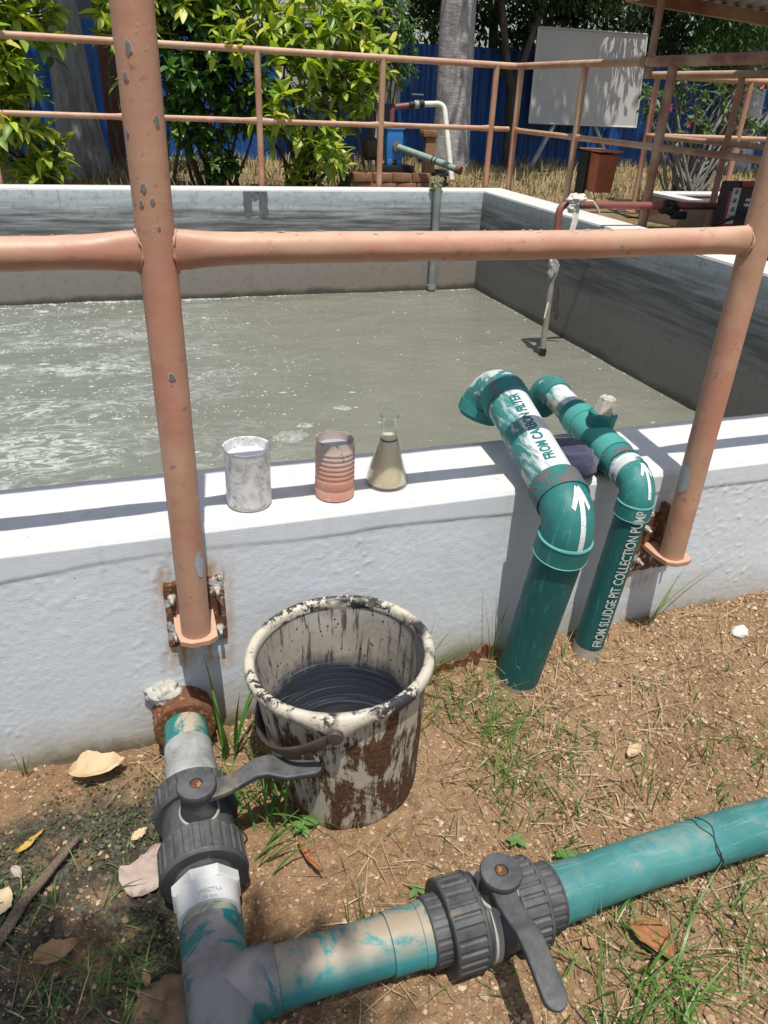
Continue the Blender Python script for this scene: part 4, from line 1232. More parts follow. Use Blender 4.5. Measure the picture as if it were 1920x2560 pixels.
def valve(p0, axis, kn, hpts, hw, label=None):
    # p0: start of the far nut; lengths along axis
    axis = unit(axis)
    body_mb = MB(); body_mb.profile(p0, p0 + axis, [(.02, .058), (.030, .0625), (.10, .0625), (.15, .0600)], 56)
    v = pl.part('ball_valve', body_mb, BLK)
    pl.part('union_nut', ribbed(p0, axis, .052, .0735), BLK, v, 25)
    pl.part('union_nut', ribbed(p0 + axis * .118, axis, .062, .0735), BLK, v, 25)
    m = MB(); m.profile((kn[0], kn[1], AZ + .052), (kn[0], kn[1], 2), [(0, .0345), (.0135, .0345), (.016, .032)], 40); pl.part('gasket', m, GASKET, v)
    pl.part('knob', knob((kn[0], kn[1], AZ + .064), kn[2] - AZ - .064, .0315), BLK, v)
    m = MB(); m.profile((kn[0], kn[1], kn[2] - .003), (kn[0], kn[1], 2), [(0, .0085), (.0022, .0085), (.0026, .0050), (.0012, .0045)], 18); pl.part('screw', m, RUSTSCREW, v)
    pl.part('lever', lever(MB(), hpts, hw, .0065), BLK, v)
    return v
valve(Yp(-.236), (0, -1, 0), (.011, -.327, .226), [(.014, -.330, .206), (.055, -.328, .204), (.085, -.322, .208), (.112, -.318, .220), (.135, -.320, .222), (.165, -.332, .214), (.222, -.350, .222)], [.024, .019, .0165, .019, .021, .019, .013])
# black tail, white union, tee
m = MB(); m.profile(Yp(-.405), Yp(-1), [(0, .049), (.002, .0515), (.030, .0515), (.031, .050)], 48); pl.part('valve_tail', m, BLK)
un = pl.part('white_union', MB().profile(Yp(-.428), Yp(-1), [(0, .0565), (.0015, .0582), (.017, .0582), (.020, .0545)], 8, (math.sin(.39), 0, math.cos(.39))), WPVC, None, 20)
m = MB(); m.profile(Yp(-.440), Yp(-1), [(0, .0510), (.004, .0520), (.040, .0492), (.046, .0492), (.0465, .046)], 48); pl.part('union_sleeve', m, WPVC, un)
us = PipeSurf([Yp(-.43), Yp(-.50)], .0512, (0, 0, 1))
V, F = text_shape('SPECTRA', .0095, .0001, .004); F2 = F
P = np.array([us.pt(.044 - y, -(x - .014) / .0512, .0012) for x, y in V]); m = MB(); m.add(P, F); pl.part('moulded_lettering', m, EMB, un, 180)
V, F = text_shape('75 mm', .0085, .0001, .004)
P = np.array([us.pt(.0545 - y, -(x - .008) / .0512, .0006) for x, y in V]); m = MB(); m.add(P, F); pl.part('moulded_lettering', m, EMB, un, 180)
m = MB(); m.profile(Yp(-.480), Yp(-1), [(0, PRD), (.045, PRD)], 48); pl.part('pipe', m, TEAL_Y)
m = MB(); m.profile(Yp(-.503), Yp(-1), [(0, .046), (.001, .0495), (.250, .0495), (.251, .046)], 56); tee_o = pl.part('tee', m, TEEM)
YB2 = -.606
m = MB(); m.profile((X0, YB2, AZ), (1, YB2, AZ), [(0, .0490), (.082, .0490), (.083, .0475), (.083, .044)], 56); pl.part('tee_branch', m, TEEM, tee_o)
def Xp(x): return np.array([x, YB2, AZ])
m = MB(); m.profile(Xp(.04), Xp(2), [(0, PRD), (.235, PRD)], 48); pl.part('pipe', m, TEAL_X2)
m = MB(); m.profile(Xp(.262), Xp(2), [(0, PRD), (.001, .0468), (.050, .0470), (.051, .0485), (.066, .0490), (.067, .046)], 48); pl.part('pipe_socket', m, TEAL_X2)
m = ribbed(Xp(.326), (1, 0, 0), .040, .0535, 20, .0014, .003); pl.part('valve_tail', m, BLK, None, 25)
def valve2():
    p0 = Xp(.352)
    b = MB(); b.profile(p0, p0 + (1, 0, 0), [(.02, .058), (.030, .0625), (.10, .0625), (.15, .060)], 56)
    v = pl.part('ball_valve', b, BLK)
    pl.part('union_nut', ribbed(p0, (1, 0, 0), .058, .0735), BLK, v, 25)
    m = MB(); m.profile(p0 + (.064, 0, 0), Xp(2), [(0, .060), (.001, .0690), (.014, .0690), (.015, .06)], 56); pl.part('seal_ring', m, GASKET, v)
    pl.part('union_nut', ribbed(p0 + np.array((.118, 0, 0)), (1, 0, 0), .050, .0715), BLK, v, 25)
    kx, ky, kt = .441, -.612, .212
    m = MB(); m.profile((kx, ky, AZ + .055), (kx, ky, 2), [(0, .034), (.012, .034), (.014, .032)], 40); pl.part('gasket', m, GASKET, v)
    pl.part('knob', knob((kx, ky, AZ + .060), kt - AZ - .060, .0315), BLK, v)
    m = MB(); m.profile((kx, ky, kt - .003), (kx, ky, 2), [(0, .0085), (.0022, .0085), (.0026, .0050), (.0012, .0045)], 18); pl.part('screw', m, RUSTSCREW, v)
    pl.part('lever', lever(MB(), [(kx - .002, ky, kt - .020), (kx - .006, -.655, kt - .020), (kx - .006, -.690, kt - .014), (kx - .006, -.712, kt - .002), (kx - .008, -.74, kt), (kx - .012, -.816, kt - .010)], [.022, .018, .0165, .018, .0175, .0175], .0068), BLK, v)
valve2()
m = ribbed(Xp(.515), (1, 0, 0), .040, .0535, 20, .0014, .003); pl.part('valve_tail', m, BLK, None, 25)
m = MB(); m.profile(Xp(.550), Xp(2), [(0, .046), (.001, .0495), (.012, .0490), (.013, .0470), (.058, .0470), (.059, .044)], 48); pl.part('pipe_socket', m, TEAL_X)
m = MB(); path = [Xp(.56 + .03 * k) + np.array([0, .010 * math.sin(k * .11), .004 * math.sin(k * .2)]) for k in range(50)]; m.tube(path, PRD, 48, (0, 0, 1)); pl.part('pipe', m, TEAL_X)
# a twist of dark wire round the right-hand pipe
WIRE = mat_flat('thin_dark_wire', (.03, .03, .028), .6)
def wire_loop(x, dx, a0, a1, sq=.0, tail=None):
    pts = []
    for k in range(25):
        a = a0 + (a1 - a0) * k / 24
        pts.append((x + dx * k / 24 + .004 * math.sin(k * .8), YB2 + .010 * math.sin((x - .56) / .03 * .11) - (PRD + .0022) * math.cos(a), AZ + .002 + (PRD + .0022) * math.sin(a)))
    if tail: pts += tail
    return pts
wire = Thing('wire_tie', (.86, YB2, AZ), 'thin dark wire twisted round the right-hand teal pipe', 'wire')
wire.part('loop', MB().tube(wire_loop(.855, .012, -1.2, 2.6), .0011, 6), WIRE)
wire.part('loop', MB().tube(wire_loop(.842, .030, 2.4, -.6, tail=[(.876, -.665, .075), (.870, -.70, .05), (.84, -.72, .045)]), .0011, 6), WIRE)

# ================================================================== rusty strip at the wall foot
m = MB(); n = 60; V = []; F = []
for i in range(n):
    t = i / (n - 1); x = .50 + .225 * t
    yy = -.030 - .006 * math.sin(t * 42) + .010 * t; zb = float(gz(x, yy)) - .01
    h = .034 + .010 * math.sin(t * 9) + .004 * random.random()
    for (dy, dz) in ((0, 0), (.002, h), (-.0025, h), (-.0035, 0)): V.append((x, yy + dy, zb + dz + .004))
for i in range(n - 1):
    for k in range(4):
        a = i * 4 + k; b = i * 4 + (k + 1) % 4
        F.append((a, b, b + 4, a + 4))
F += [(0, 1, 2, 3), ((n - 1) * 4 + 3, (n - 1) * 4 + 2, (n - 1) * 4 + 1, (n - 1) * 4)]
m.add(V, F)
o = m.build('rusty_strip', RUST, None, 30, origin=(.61, -.03, float(gz(.61, -.03)))); tag(o, 'crumpled rusty metal strip at the wall foot behind the bucket', 'scrap metal')

# ================================================================== soil litter
def scatter_pebbles(n, smin, smax, power, region, zlift=0.25, keepout=None):
    x0, x1, y0, y1 = region
    x = rng.uniform(x0, x1, n); y = rng.uniform(y0, y1, n)
    s = smin + (smax - smin) * rng.random(n) ** power
    d = fbm(x * 4, y * 4, 301, 3)
    moss = (x < -0.02) & (y < -.08)
    k = (rng.random(n) < np.clip(.55 + d, .1, 1)) & (~moss | (rng.random(n) < .28))
    x, y, s = x[k], y[k], s[k]; n = len(x)
    base = np.array([[1, 0, 0], [-1, 0, 0], [0, 1, 0], [0, -1, 0], [0, 0, 1], [0, 0, -1], [.62, .62, .4], [-.62, .62, -.3], [.6, -.6, -.35], [-.6, -.62, .42]], float)
    tri = np.array([[6, 2, 4], [6, 4, 0], [6, 0, 2], [7, 1, 2], [2, 1, 4], [7, 2, 5], [7, 5, 1], [8, 0, 3], [8, 3, 5], [8, 5, 0], [9, 1, 3], [9, 3, 4], [9, 4, 1], [0, 5, 2], [0, 4, 3], [1, 5, 3]])
    V = base[None] * rng.uniform(.65, 1.15, (n, 10, 1)) * (s[:, None, None] * rng.uniform(.6, 1.15, (n, 1, 3)))
    a = rng.uniform(0, 2 * PI, n); c, sn = np.cos(a), np.sin(a)
    X_ = V[..., 0] * c[:, None] - V[..., 1] * sn[:, None]; Y_ = V[..., 0] * sn[:, None] + V[..., 1] * c[:, None]
    z = gfine(x, y)
    P = np.stack([X_ + x[:, None], Y_ + y[:, None], V[..., 2] + (z + s * zlift)[:, None]], -1).reshape(-1, 3)
    F = (tri[None] + (np.arange(n) * 10)[:, None, None]).reshape(-1, 3)
    return P, F
PEB = mat_island('soil_crumbs', [(0.0, (.17, .10, .055)), (.3, (.30, .19, .105)), (.6, (.39, .27, .165)), (.88, (.48, .36, .235)), (1.0, (.58, .47, .34))], .95)
P, F = scatter_pebbles(60000, .0016, .0066, 2.8, (-.50, 1.75, -.93, -.004))
o = quick('gravel', P, F, PEB, None, False); tag(o, 'loose soil crumbs and grit', kind='stuff')
P, F = scatter_pebbles(1500, .004, .0105, 2.4, (-.50, 1.75, -.93, -.012))
o = quick('pebbles', P, F, PEB, None, False); tag(o, 'small pebbles scattered over the soil', kind='stuff')

def ribbons(x, y, z, h, lean, az, w, segs, curve, twist=0.0):
    # n grass blades -> V,F ; arrays
    n = len(x); P = np.zeros((n, segs + 1, 2, 3))
    for k in range(segs + 1):
        t = k / segs
        ang = lean + curve * t * 1.0
        # integrate direction
        if k == 0: cx = np.zeros(n); cz = np.zeros(n)
        else:
            am = lean + curve * ((k - .5) / segs)
            cx = cx + np.sin(am) * h / segs; cz = cz + np.cos(am) * h / segs
        ww = w * (1 - t ** 1.8) * (.55 + .45 * min(1, t * 5)) + .00015
        px = x + cx * np.cos(az); py = y + cx * np.sin(az); pz = z + cz
        sx = -np.sin(az + twist * t); sy = np.cos(az + twist * t)
        P[:, k, 0] = np.stack([px - sx * ww, py - sy * ww, pz], 1); P[:, k, 1] = np.stack([px + sx * ww, py + sy * ww, pz], 1)
    V = P.reshape(-1, 3); base = (np.arange(n) * (segs + 1) * 2)[:, None, None]
    q = np.array([[2 * k, 2 * k + 1, 2 * k + 3, 2 * k + 2] for k in range(segs)])
    return V, (q[None] + base).reshape(-1, 4)

def straw():
    n = 3400
    x = rng.uniform(-.45, 1.7, n); y = rng.uniform(-.92, -.01, n)
    d = fbm(x * 3, y * 3, 320, 3) + np.where(x > .45, .25, -.1) + np.where(y > -.12, .1, 0)
    k = rng.random(n) < np.clip(.35 + d, 0.02, 1)
    x, y = x[k], y[k]; n = len(x)
    L = rng.uniform(.02, .11, n); az = rng.uniform(0, 2 * PI, n)
    return ribbons(x, y, gfine(x, y) + .003, L, rng.uniform(1.15, 1.5, n), az, rng.uniform(.0005, .0013, n), 5, rng.uniform(-.3, .55, n), 1.0)
STRAW = mat_island('dry_straw', [(0, (.20, .13, .07)), (.4, (.33, .235, .13)), (.8, (.45, .34, .20)), (1, (.54, .44, .29))], .8)
V, F = straw(); o = quick('straw', V, F, STRAW); tag(o, 'dry grass stalks lying on the soil', kind='stuff')

GRASS = mat_leaf('green_grass', [(0, (.055, .12, .022)), (.45, (.085, .17, .032)), (.8, (.14, .22, .045)), (1, (.30, .28, .09))], .45, .30)
GRASS_BRIGHT = mat_leaf('broad_green_grass', [(0, (.07, .17, .03)), (.6, (.11, .24, .045)), (1, (.17, .29, .06))], .4, .30)
def short_grass():
    n = 13000
    x = rng.uniform(-.42, 1.6, n); y = rng.uniform(-.92, -.02, n)
    spots = [(.60, -.12, .11, 2.2), (.64, -.23, .11, 2.4), (.58, -.32, .09, 1.6), (.68, -.33, .08, 1.2), (.56, -.05, .05, .6), (.74, -.40, .10, .9), (.62, -.46, .09, .9), (.80, -.33, .08, .6), (.68, -.74, .16, 1.3), (.95, -.72, .2, 1.0), (.50, -.80, .12, 1.2), (.36, -.47, .07, .5),
             (.13, -.27, .07, .8), (.08, -.11, .04, .6), (-.13, -.52, .09, .7), (-.22, -.36, .14, .35), (1.15, -.5, .16, .7), (1.2, -.35, .15, .4), (.30, -.72, .12, .35), (.98, -.17, .06, .25), (.05, -.38, .04, .25)]
    p = np.full(n, .012)
    for cx, cy, r, amp in spots: p = p + amp * np.exp(-((x - cx) ** 2 + (y - cy) ** 2) / (r * r))
    p *= np.clip(.5 + 1.3 * fbm(x * 14, y * 14, 330, 3), 0, 1.4)
    k = rng.random(n) < p * .55
    x, y = x[k], y[k]; n = len(x)
    L = rng.uniform(.015, .075, n)
    return ribbons(x, y, gfine(x, y) - .002, L, rng.uniform(.1, 1.0, n), rng.uniform(0, 2 * PI, n), rng.uniform(.0006, .0018, n), 5, rng.uniform(.1, 1.4, n), .5)
V, F = short_grass(); o = quick('grass', V, F, GRASS); tag(o, 'short sparse grass growing in the soil', kind='stuff')

def cover():
    # tiny round-leaved creeper and moss sprigs on the damp soil to the left
    n = 7000
    x = rng.uniform(-.45, .02, n); y = rng.uniform(-.60, -.05, n)
    p = np.clip(.30 + 1.5 * fbm(x * 9, y * 9, 340, 3), 0, 1) * np.interp(x, [-.45, -.08, .02], [1, .9, .2])
    k = rng.random(n) < p; x, y = x[k], y[k]; n = len(x)
    s = rng.uniform(.0015, .0042, n); a = rng.uniform(0, 2 * PI, n); tl = rng.uniform(-.6, .6, (n, 2))
    sh = np.array([[-1, 0], [-.35, .62], [.5, .55], [1, 0], [.5, -.55], [-.35, -.62]])
    u = sh[None, :, 0] * s[:, None]; v = sh[None, :, 1] * s[:, None]
    px = x[:, None] + u * np.cos(a)[:, None] - v * np.sin(a)[:, None]; py = y[:, None] + u * np.sin(a)[:, None] + v * np.cos(a)[:, None]
    pz = (gfine(x, y) + rng.uniform(.001, .010, n))[:, None] + (px - x[:, None]) * tl[:, :1] + (py - y[:, None]) * tl[:, 1:]
    V = np.stack([px, py, pz], -1).reshape(-1, 3)
    return V, (np.arange(6)[None] + (np.arange(n) * 6)[:, None])
MOSS = mat_leaf('creeping_weed', [(0, (.030, .045, .018)), (.4, (.055, .085, .028)), (.75, (.09, .115, .045)), (1, (.15, .14, .075))], .6, .2)
V, F = cover(); o = quick('ground_cover', V, F, MOSS, None, False); tag(o, 'tiny creeping weeds and moss on damp soil', kind='stuff')

def tuft(cx, cy, n, spread, hmin, hmax, w, label, lean=(0.05, .5), curve=(.2, 1.2), mat=None, azr=(0, 2 * PI), seed=0, dry=False):
    global rng
    g = np.random.default_rng(400 + seed)
    x = cx + g.normal(0, spread, n); y = np.minimum(cy + g.normal(0, spread, n), -.006)
    h = g.uniform(hmin, hmax, n)
    V, F = ribbons(x, y, gz(x, y) - .004, h, g.uniform(*lean, n), g.uniform(*azr, n), g.uniform(w * .55, w, n), 8, g.uniform(*curve, n), .5)
    base = (cx, cy, float(gz(cx, cy)))
    o = quick('grass_tuft', V - np.array(base), F, mat or GRASS); o.location = base
    tag(o, label, 'grass', 'grass tufts growing in the soil'); return o
tuft(.088, -.095, 9, .010, .16, .30, .0055, 'tall broad green blades between the rusty sleeve and the bucket', (.0, .28), (.0, .7), GRASS_BRIGHT, seed=1)
tuft(.125, -.255, 34, .030, .10, .21, .0030, 'bushy grass tuft under the lever beside the bucket', (.05, .7), (.2, 1.3), GRASS_BRIGHT, seed=2)
tuft(.105, -.36, 7, .014, .10, .17, .0026, 'grass blades rising beside the near black valve nut', (.1, .6), (.3, 1.0), GRASS_BRIGHT, (-1.6, .4), 3)
tuft(-.315, -.022, 3, .006, .07, .11, .0035, 'thin pair of blades against the wall by the curled pale leaf', (.0, .2), (.0, .3), GRASS, seed=4)
tuft(.585, -.10, 22, .030, .06, .15, .0020, 'grass tuft at the wall foot just right of the bucket rim', (.1, .8), (.2, 1.1), GRASS, seed=5)
tuft(.715, -.045, 5, .008, .14, .24, .0018, 'thin stalks standing left of the thick teal pipe', (.0, .2), (.0, .45), GRASS, seed=6)
tuft(.855, -.10, 7, .012, .06, .13, .0016, 'sparse blades between the feet of the two teal pipes', (.1, .6), (.2, 1.1), GRASS, seed=7)
tuft(1.155, -.035, 4, .008, .16, .28, .0016, 'long arching stems by the wall right of the right post', (.35, .9), (.4, 1.2), GRASS, (-.5, .5), 8)
tuft(.865, -.455, 13, .018, .10, .21, .0022, 'upright grass tuft behind the right-hand teal pipe', (.0, .35), (.0, .6), GRASS_BRIGHT, seed=9)
tuft(.245, -.535, 13, .014, .06, .12, .0018, 'small tuft behind the left end of the branch pipe', (.0, .5), (.1, .8), GRASS, seed=10)
tuft(.660, -.755, 34, .045, .08, .17, .0026, 'grass tuft below the right-hand pipe beside the orange leaf', (.2, .9), (.3, 1.2), GRASS_BRIGHT, seed=11)
tuft(.545, -.800, 30, .040, .07, .15, .0022, 'grass tuft right of the lower lever tip', (.2, 1.0), (.3, 1.2), GRASS, seed=12)
tuft(.83, -.745, 26, .045, .06, .16, .0020, 'grass tuft in the lower right corner of the soil', (.2, 1.0), (.3, 1.3), GRASS, seed=13)
tuft(-.130, -.505, 22, .030, .05, .12, .0018, 'dark tuft on the damp soil left of the tee', (.3, 1.0), (.3, 1.2), GRASS, seed=14)
tuft(-.27, -.535, 24, .035, .05, .12, .0018, 'dark grass tuft in the lower left corner', (.3, 1.0), (.3, 1.2), GRASS, seed=15)
tuft(.625, -.20, 26, .035, .06, .16, .0019, 'spreading tuft on the soil a hand right of the bucket', (.1, .9), (.2, 1.2), GRASS_BRIGHT, seed=21)
tuft(.60, -.33, 18, .03, .05, .12, .0018, 'low tuft right of the bucket base', (.2, 1.0), (.2, 1.2), GRASS, seed=22)
tuft(.500, -.055, 12, .015, .10, .20, .0020, 'tall tuft between the bucket rim and the rusty strip', (.0, .5), (.2, .9), GRASS_BRIGHT, (-1.2, .8), 23)
tuft(.71, -.44, 10, .022, .06, .13, .0018, 'low tuft behind the middle of the right-hand pipe', (.2, .9), (.2, 1.1), GRASS, seed=16)
tuft(1.03, -.39, 9, .02, .08, .17, .0017, 'thin tuft on the soil at the right edge of the photo', (.1, .7), (.2, .9), GRASS, seed=17)

for q_, (cx_, cy_, lab_) in enumerate([(.70, -.27, 'wispy dry straw tuft on the soil below the thick teal pipe'), (.98, -.30, 'wispy dry straw tuft below the thinner teal pipe'), (1.20, -.16, 'wispy dry straw tuft by the wall below the right post'), (.78, -.16, 'dry stalks at the foot of the thick teal pipe')]):
    tuft(cx_, cy_, 22, .035, .07, .17, .0010, lab_, (.5, 1.3), (.1, .9), STRAW, seed=30 + q_)
# ---------------------------------------------------------------- small leafy weeds
def leaf_tpl(nl=5, width=.36, fold=.18, droop=.25, pw=1.0):
    V = []; F = []
    for i in range(nl + 1):
        t = i / nl
        w = width * .5 * math.sin(PI * t ** .85) ** .8 if 0 < t < 1 else 0.012
        z = -droop * t * t
        V += [(t, -w, z + fold * w), (t, 0, z), (t, w, z + fold * w)]
    for i in range(nl):
        a = i * 3
        F += [(a, a + 3, a + 4, a + 1), (a + 1, a + 4, a + 5, a + 2)]
    return np.array(V, float), np.array(F)
LT_V, LT_F = leaf_tpl()
def leaves_mesh(pos, dirs, size, roll, tpl=(LT_V, LT_F)):
    # instance a leaf template; arrays (n,3),(n,3),(n,),(n,)
    TV, TF = tpl
    n = len(pos); d = dirs / np.linalg.norm(dirs, axis=1, keepdims=True)
    upv = np.tile([0, 0, 1.0], (n, 1)); side = np.cross(upv, d); ln = np.linalg.norm(side, axis=1, keepdims=True)
    side = np.where(ln > 1e-3, side / np.maximum(ln, 1e-6), [0, 1.0, 0]); nor = np.cross(d, side)
    c, s = np.cos(roll)[:, None], np.sin(roll)[:, None]
    s2 = side * c + nor * s; n2 = nor * c - side * s
    V = pos[:, None] + size[:, None, None] * (TV[None, :, :1] * d[:, None] + TV[None, :, 1:2] * s2[:, None] + TV[None, :, 2:3] * n2[:, None])
    F = TF[None] + (np.arange(n) * len(TV))[:, None, None]
    return V.reshape(-1, 3), F.reshape(-1, TF.shape[1]), (d, s2, n2)
WEED = mat_leaf('soft_green_weed', [(0, (.09, .19, .05)), (1, (.16, .28, .08))], .5, .3)
def weed(cx, cy, n, size, h, label, seed):
    g = np.random.default_rng(seed); z0 = float(gz(cx, cy))
    th = Thing('weed', (cx, cy, z0), label, 'weed', 'small leafy weeds')
    m = MB(); m.tube([(cx, cy, z0 - .003), (cx + .002, cy, z0 + h)], [.0012, .0008], 6); th.part('stem', m, WEED)
    for i in range(n):
        a = 2 * PI * i / n + g.uniform(-.4, .4)
        pos = np.array([[cx, cy, z0 + h * g.uniform(.5, 1)]]); d = np.array([[math.cos(a), math.sin(a), g.uniform(-.1, .5)]])
        V, F, _ = leaves_mesh(pos, d, np.array([size * g.uniform(.7, 1.1)]), np.array([0.0]), leaf_tpl(5, .55, .2, .25))
        o = quick('leaf', V, F, WEED); th.adopt(o)
weed(.195, -.318, 5, .030, .022, 'small five-leaved weed in front of the bucket', 1)
weed(.355, -.500, 5, .022, .014, 'small weed behind the branch pipe left of its valve', 2)
weed(.640, -.520, 6, .026, .020, 'small weed just behind the right-hand pipe socket', 3)
weed(.560, -.470, 5, .024, .016, 'small weed behind the second valve', 4)

# ---------------------------------------------------------------- dry leaves, stick, stones
def dryleaf_mat(name, a, b):
    t = NT(name)
    c = t.ramp(t.noise(9, 5, .6), [(.3, a), (.7, b)])
    c = t.mix(t.math('MULTIPLY', t.step(t.noise(30, 5, .7), .58, .7), .6), c, tuple(q * .5 for q in a))
    return t.out(c, .7, t.bump(t.noise(60, 4, .65), .5, .003), .3)
def dry_leaf(cx, cy, L, W, az, curl, cup, lift, mat, label, seed, bite=0.0, tilt=0.0):
    g = np.random.default_rng(900 + seed); nu, nv = 22, 13
    V = []; z0 = float(gz(cx, cy))
    for i in range(nu):
        t = i / (nu - 1)
        w = W * .5 * (math.sin(PI * min(max(t, .001), .999) ** .8)) ** .75 * (1 + .16 * float(fbm(np.array([t * 9. + seed]), np.array([1.5 * seed]), 88, 3)[0]))
        for j in range(nv):
            s = -1 + 2 * j / (nv - 1)
            wob = .10 * float(fbm(np.array([t * 3 + seed]), np.array([s * 2]), 70 + seed, 3)[0]) + .035 * float(fbm(np.array([t * 11 + seed]), np.array([s * 7]), 170 + seed, 2)[0])
            y = s * w * (1 + wob * 2); x = (t - .5) * L
            if bite and s > .2 and .45 < t < .95: y *= 1 - bite * (s - .2)
            z = curl * L * (2 * (t - .5)) ** 2 + cup * abs(s) ** 1.7 * w + L * wob * .9 - .012 * L * math.exp(-(s / .08) ** 2) + tilt * x
            # side veins as shallow ridges
            z += .006 * L * math.sin(t * 34 - abs(s) * 6) * (1 - abs(s)) * .35
            V.append((x * math.cos(az) - y * math.sin(az), x * math.sin(az) + y * math.cos(az), z))
    V = np.array(V); under_ = gfine(V[:, 0] + cx, V[:, 1] + cy) - z0
    V[:, 2] += lift - min(0, 0)
    V[:, 2] = np.maximum(V[:, 2], under_ + .002)
    top = V; bot = V - (0, 0, .0007); k = nu * nv
    F = []
    for i in range(nu - 1):
        for j in range(nv - 1):
            a = i * nv + j; F += [(a, a + nv, a + nv + 1, a + 1), (k + a, k + a + 1, k + a + nv + 1, k + a + nv)]
    ring = [j for j in range(nv)] + [i * nv + nv - 1 for i in range(1, nu)] + [(nu - 1) * nv + j for j in range(nv - 2, -1, -1)] + [i * nv for i in range(nu - 2, 0, -1)]
    for q in range(len(ring)): a, b = ring[q], ring[(q + 1) % len(ring)]; F.append((a, b, k + b, k + a))
    m = MB(); m.add(np.concatenate([top, bot]) + (cx, cy, z0), F)
    o = m.build('dry_leaf', mat, None, 60, origin=(cx, cy, z0)); tag(o, label, 'leaf', 'dry leaves fallen on the soil'); return o
PALELEAF = dryleaf_mat('pale_tan_leaf', (.46, .34, .20), (.60, .48, .31))
PINKLEAF = dryleaf_mat('pinkish_grey_leaf', (.34, .26, .22), (.44, .35, .30))
YELLEAF = dryleaf_mat('yellow_leaf', (.42, .27, .06), (.52, .36, .10))
BROWNLEAF = dryleaf_mat('brown_leaf', (.27, .16, .08), (.40, .25, .13))
ORANGELEAF = dryleaf_mat('orange_brown_leaf', (.28, .115, .05), (.40, .19, .085))
dry_leaf(-.172, -.062, .112, .062, .10, .10, .55, .022, PALELEAF, 'large curled pale tan leaf at the wall foot', 1)
dry_leaf(-.090, -.318, .105, .080, 1.05, .02, .06, .014, PINKLEAF, 'broad flat pinkish leaf touching the upper black valve', 2, .35)
dry_leaf(-.100, -.236, .036, .020, .6, .05, .3, .008, PALELEAF, 'small pale leaf above the broad pinkish leaf', 3)
dry_leaf(-.290, -.196, .062, .014, .75, .06, .3, .012, YELLEAF, 'narrow yellow leaf on the damp soil', 4)
dry_leaf(-.308, -.255, .034, .014, -1.0, .03, .2, .008, PINKLEAF, 'small pointed leaf at the left edge below the yellow leaf', 5)
dry_leaf(-.330, -.312, .060, .045, 1.1, .10, .25, .010, PALELEAF, 'pale leaf cut by the left edge beside the stick', 6)
dry_leaf(-.232, -.432, .070, .042, .25, .16, .7, .016, BROWNLEAF, 'curled brown leaf below the stick', 7)
dry_leaf(-.100, -.510, .034, .012, 1.7, .03, .3, .008, BROWNLEAF, 'small brown leaf just left of the tee', 8)
dry_leaf(.692, -.700, .088, .052, -1.35, .05, .45, .014, ORANGELEAF, 'orange brown leaf below the right-hand pipe', 9, tilt=.15)
dry_leaf(.190, -.392, .085, .014, -1.25, .16, .6, .014, ORANGELEAF, 'narrow rust coloured leaf between the valve and the bucket', 10)
dry_leaf(.592, -.672, .030, .022, .4, .08, .3, .008, BROWNLEAF, 'scrap of leaf under the right-hand pipe socket', 11)
dry_leaf(.900, -.345, .055, .022, .5, .06, .3, .010, PALELEAF, 'pale leaf lying behind the upright grass tuft', 12)
# seed pod stick
m = MB(); p0 = np.array((-.335, -.400)); p1 = np.array((-.205, -.222)); path = []; rs = []
for k in range(24):
    t = k / 23; q = p0 * (1 - t) + p1 * t; off = .006 * math.sin(t * 3.4)
    path.append((q[0] - off, q[1] + off * .7, float(gz(q[0], q[1])) + .014 + .008 * t)); rs.append((.0040 + .0022 * math.sin(PI * t), .0062 + .0040 * math.sin(PI * t ** .6)) if t < .97 else (.003, .004))
m.tube(path, rs, 12)
STICK = mat_bark('dry_stick', (.10, .075, .05), (.19, .145, .10), (.30, .24, .17), (90, 90, 90))
o = m.build('stick', STICK, None, 50, origin=(-.27, -.31, .02)); tag(o, 'long dry pod lying on the damp soil at the left', 'stick')
def stone(name, c, s, mat, label, seed, group='loose stones on the soil'):
    n, k = 24, 14; U, W = np.meshgrid(np.linspace(0, 2 * PI, n, endpoint=False), np.linspace(.05, PI - .05, k))
    rr = 1 + .30 * fbm(U * 1.3 + seed, W * 2 + seed, 500 + seed, 3)
    P = np.stack([c[0] + s[0] * np.cos(U) * np.sin(W) * rr, c[1] + s[1] * np.sin(U) * np.sin(W) * rr, c[2] + s[2] * np.cos(W) * rr], -1).reshape(-1, 3)
    idx = np.arange(n * k).reshape(k, n)
    F = [(idx[i, j], idx[i + 1, j], idx[i + 1, (j + 1) % n], idx[i, (j + 1) % n]) for i in range(k - 1) for j in range(n)] + [tuple(idx[0][::-1]), tuple(idx[-1])]
    m = MB(); m.add(P, F); o = m.build(name, mat, None, 50, origin=c); tag(o, label, 'stone', group)
STONE_W = mat_flat('white_stone', (.60, .58, .53), .85, .2, .2, 30, .6, 60); STONE_B = mat_flat('brown_stone', (.22, .14, .09), .9, .2, .3, 25, .7, 50)
STONE_T = mat_flat('tan_stone', (.33, .24, .16), .9, .2, .3, 25, .7, 50)
stone('stone', (1.345, -.125, float(gz(1.345, -.125)) + .008), (.022, .016, .016), STONE_W, 'white stone on the soil near the right edge', 1)
stone('stone', (-.075, -.560, .012), (.062, .050, .026), STONE_B, 'large brown stone beside the tee at the lower left', 2)
stone('stone', (.565, -.655, .025), (.018, .014, .012), STONE_T, 'tan stone under the right-hand pipe by the second valve', 3)
stone('stone', (1.02, -.20, float(gz(1.02, -.2)) + .003), (.013, .011, .009), STONE_T, 'small tan stone in front of the thinner teal pipe', 4)
stone('stone', (-.02, -.145, .012), (.016, .012, .012), STONE_T, 'small tan stone left of the dusty pipe below the rusty sleeve', 5)

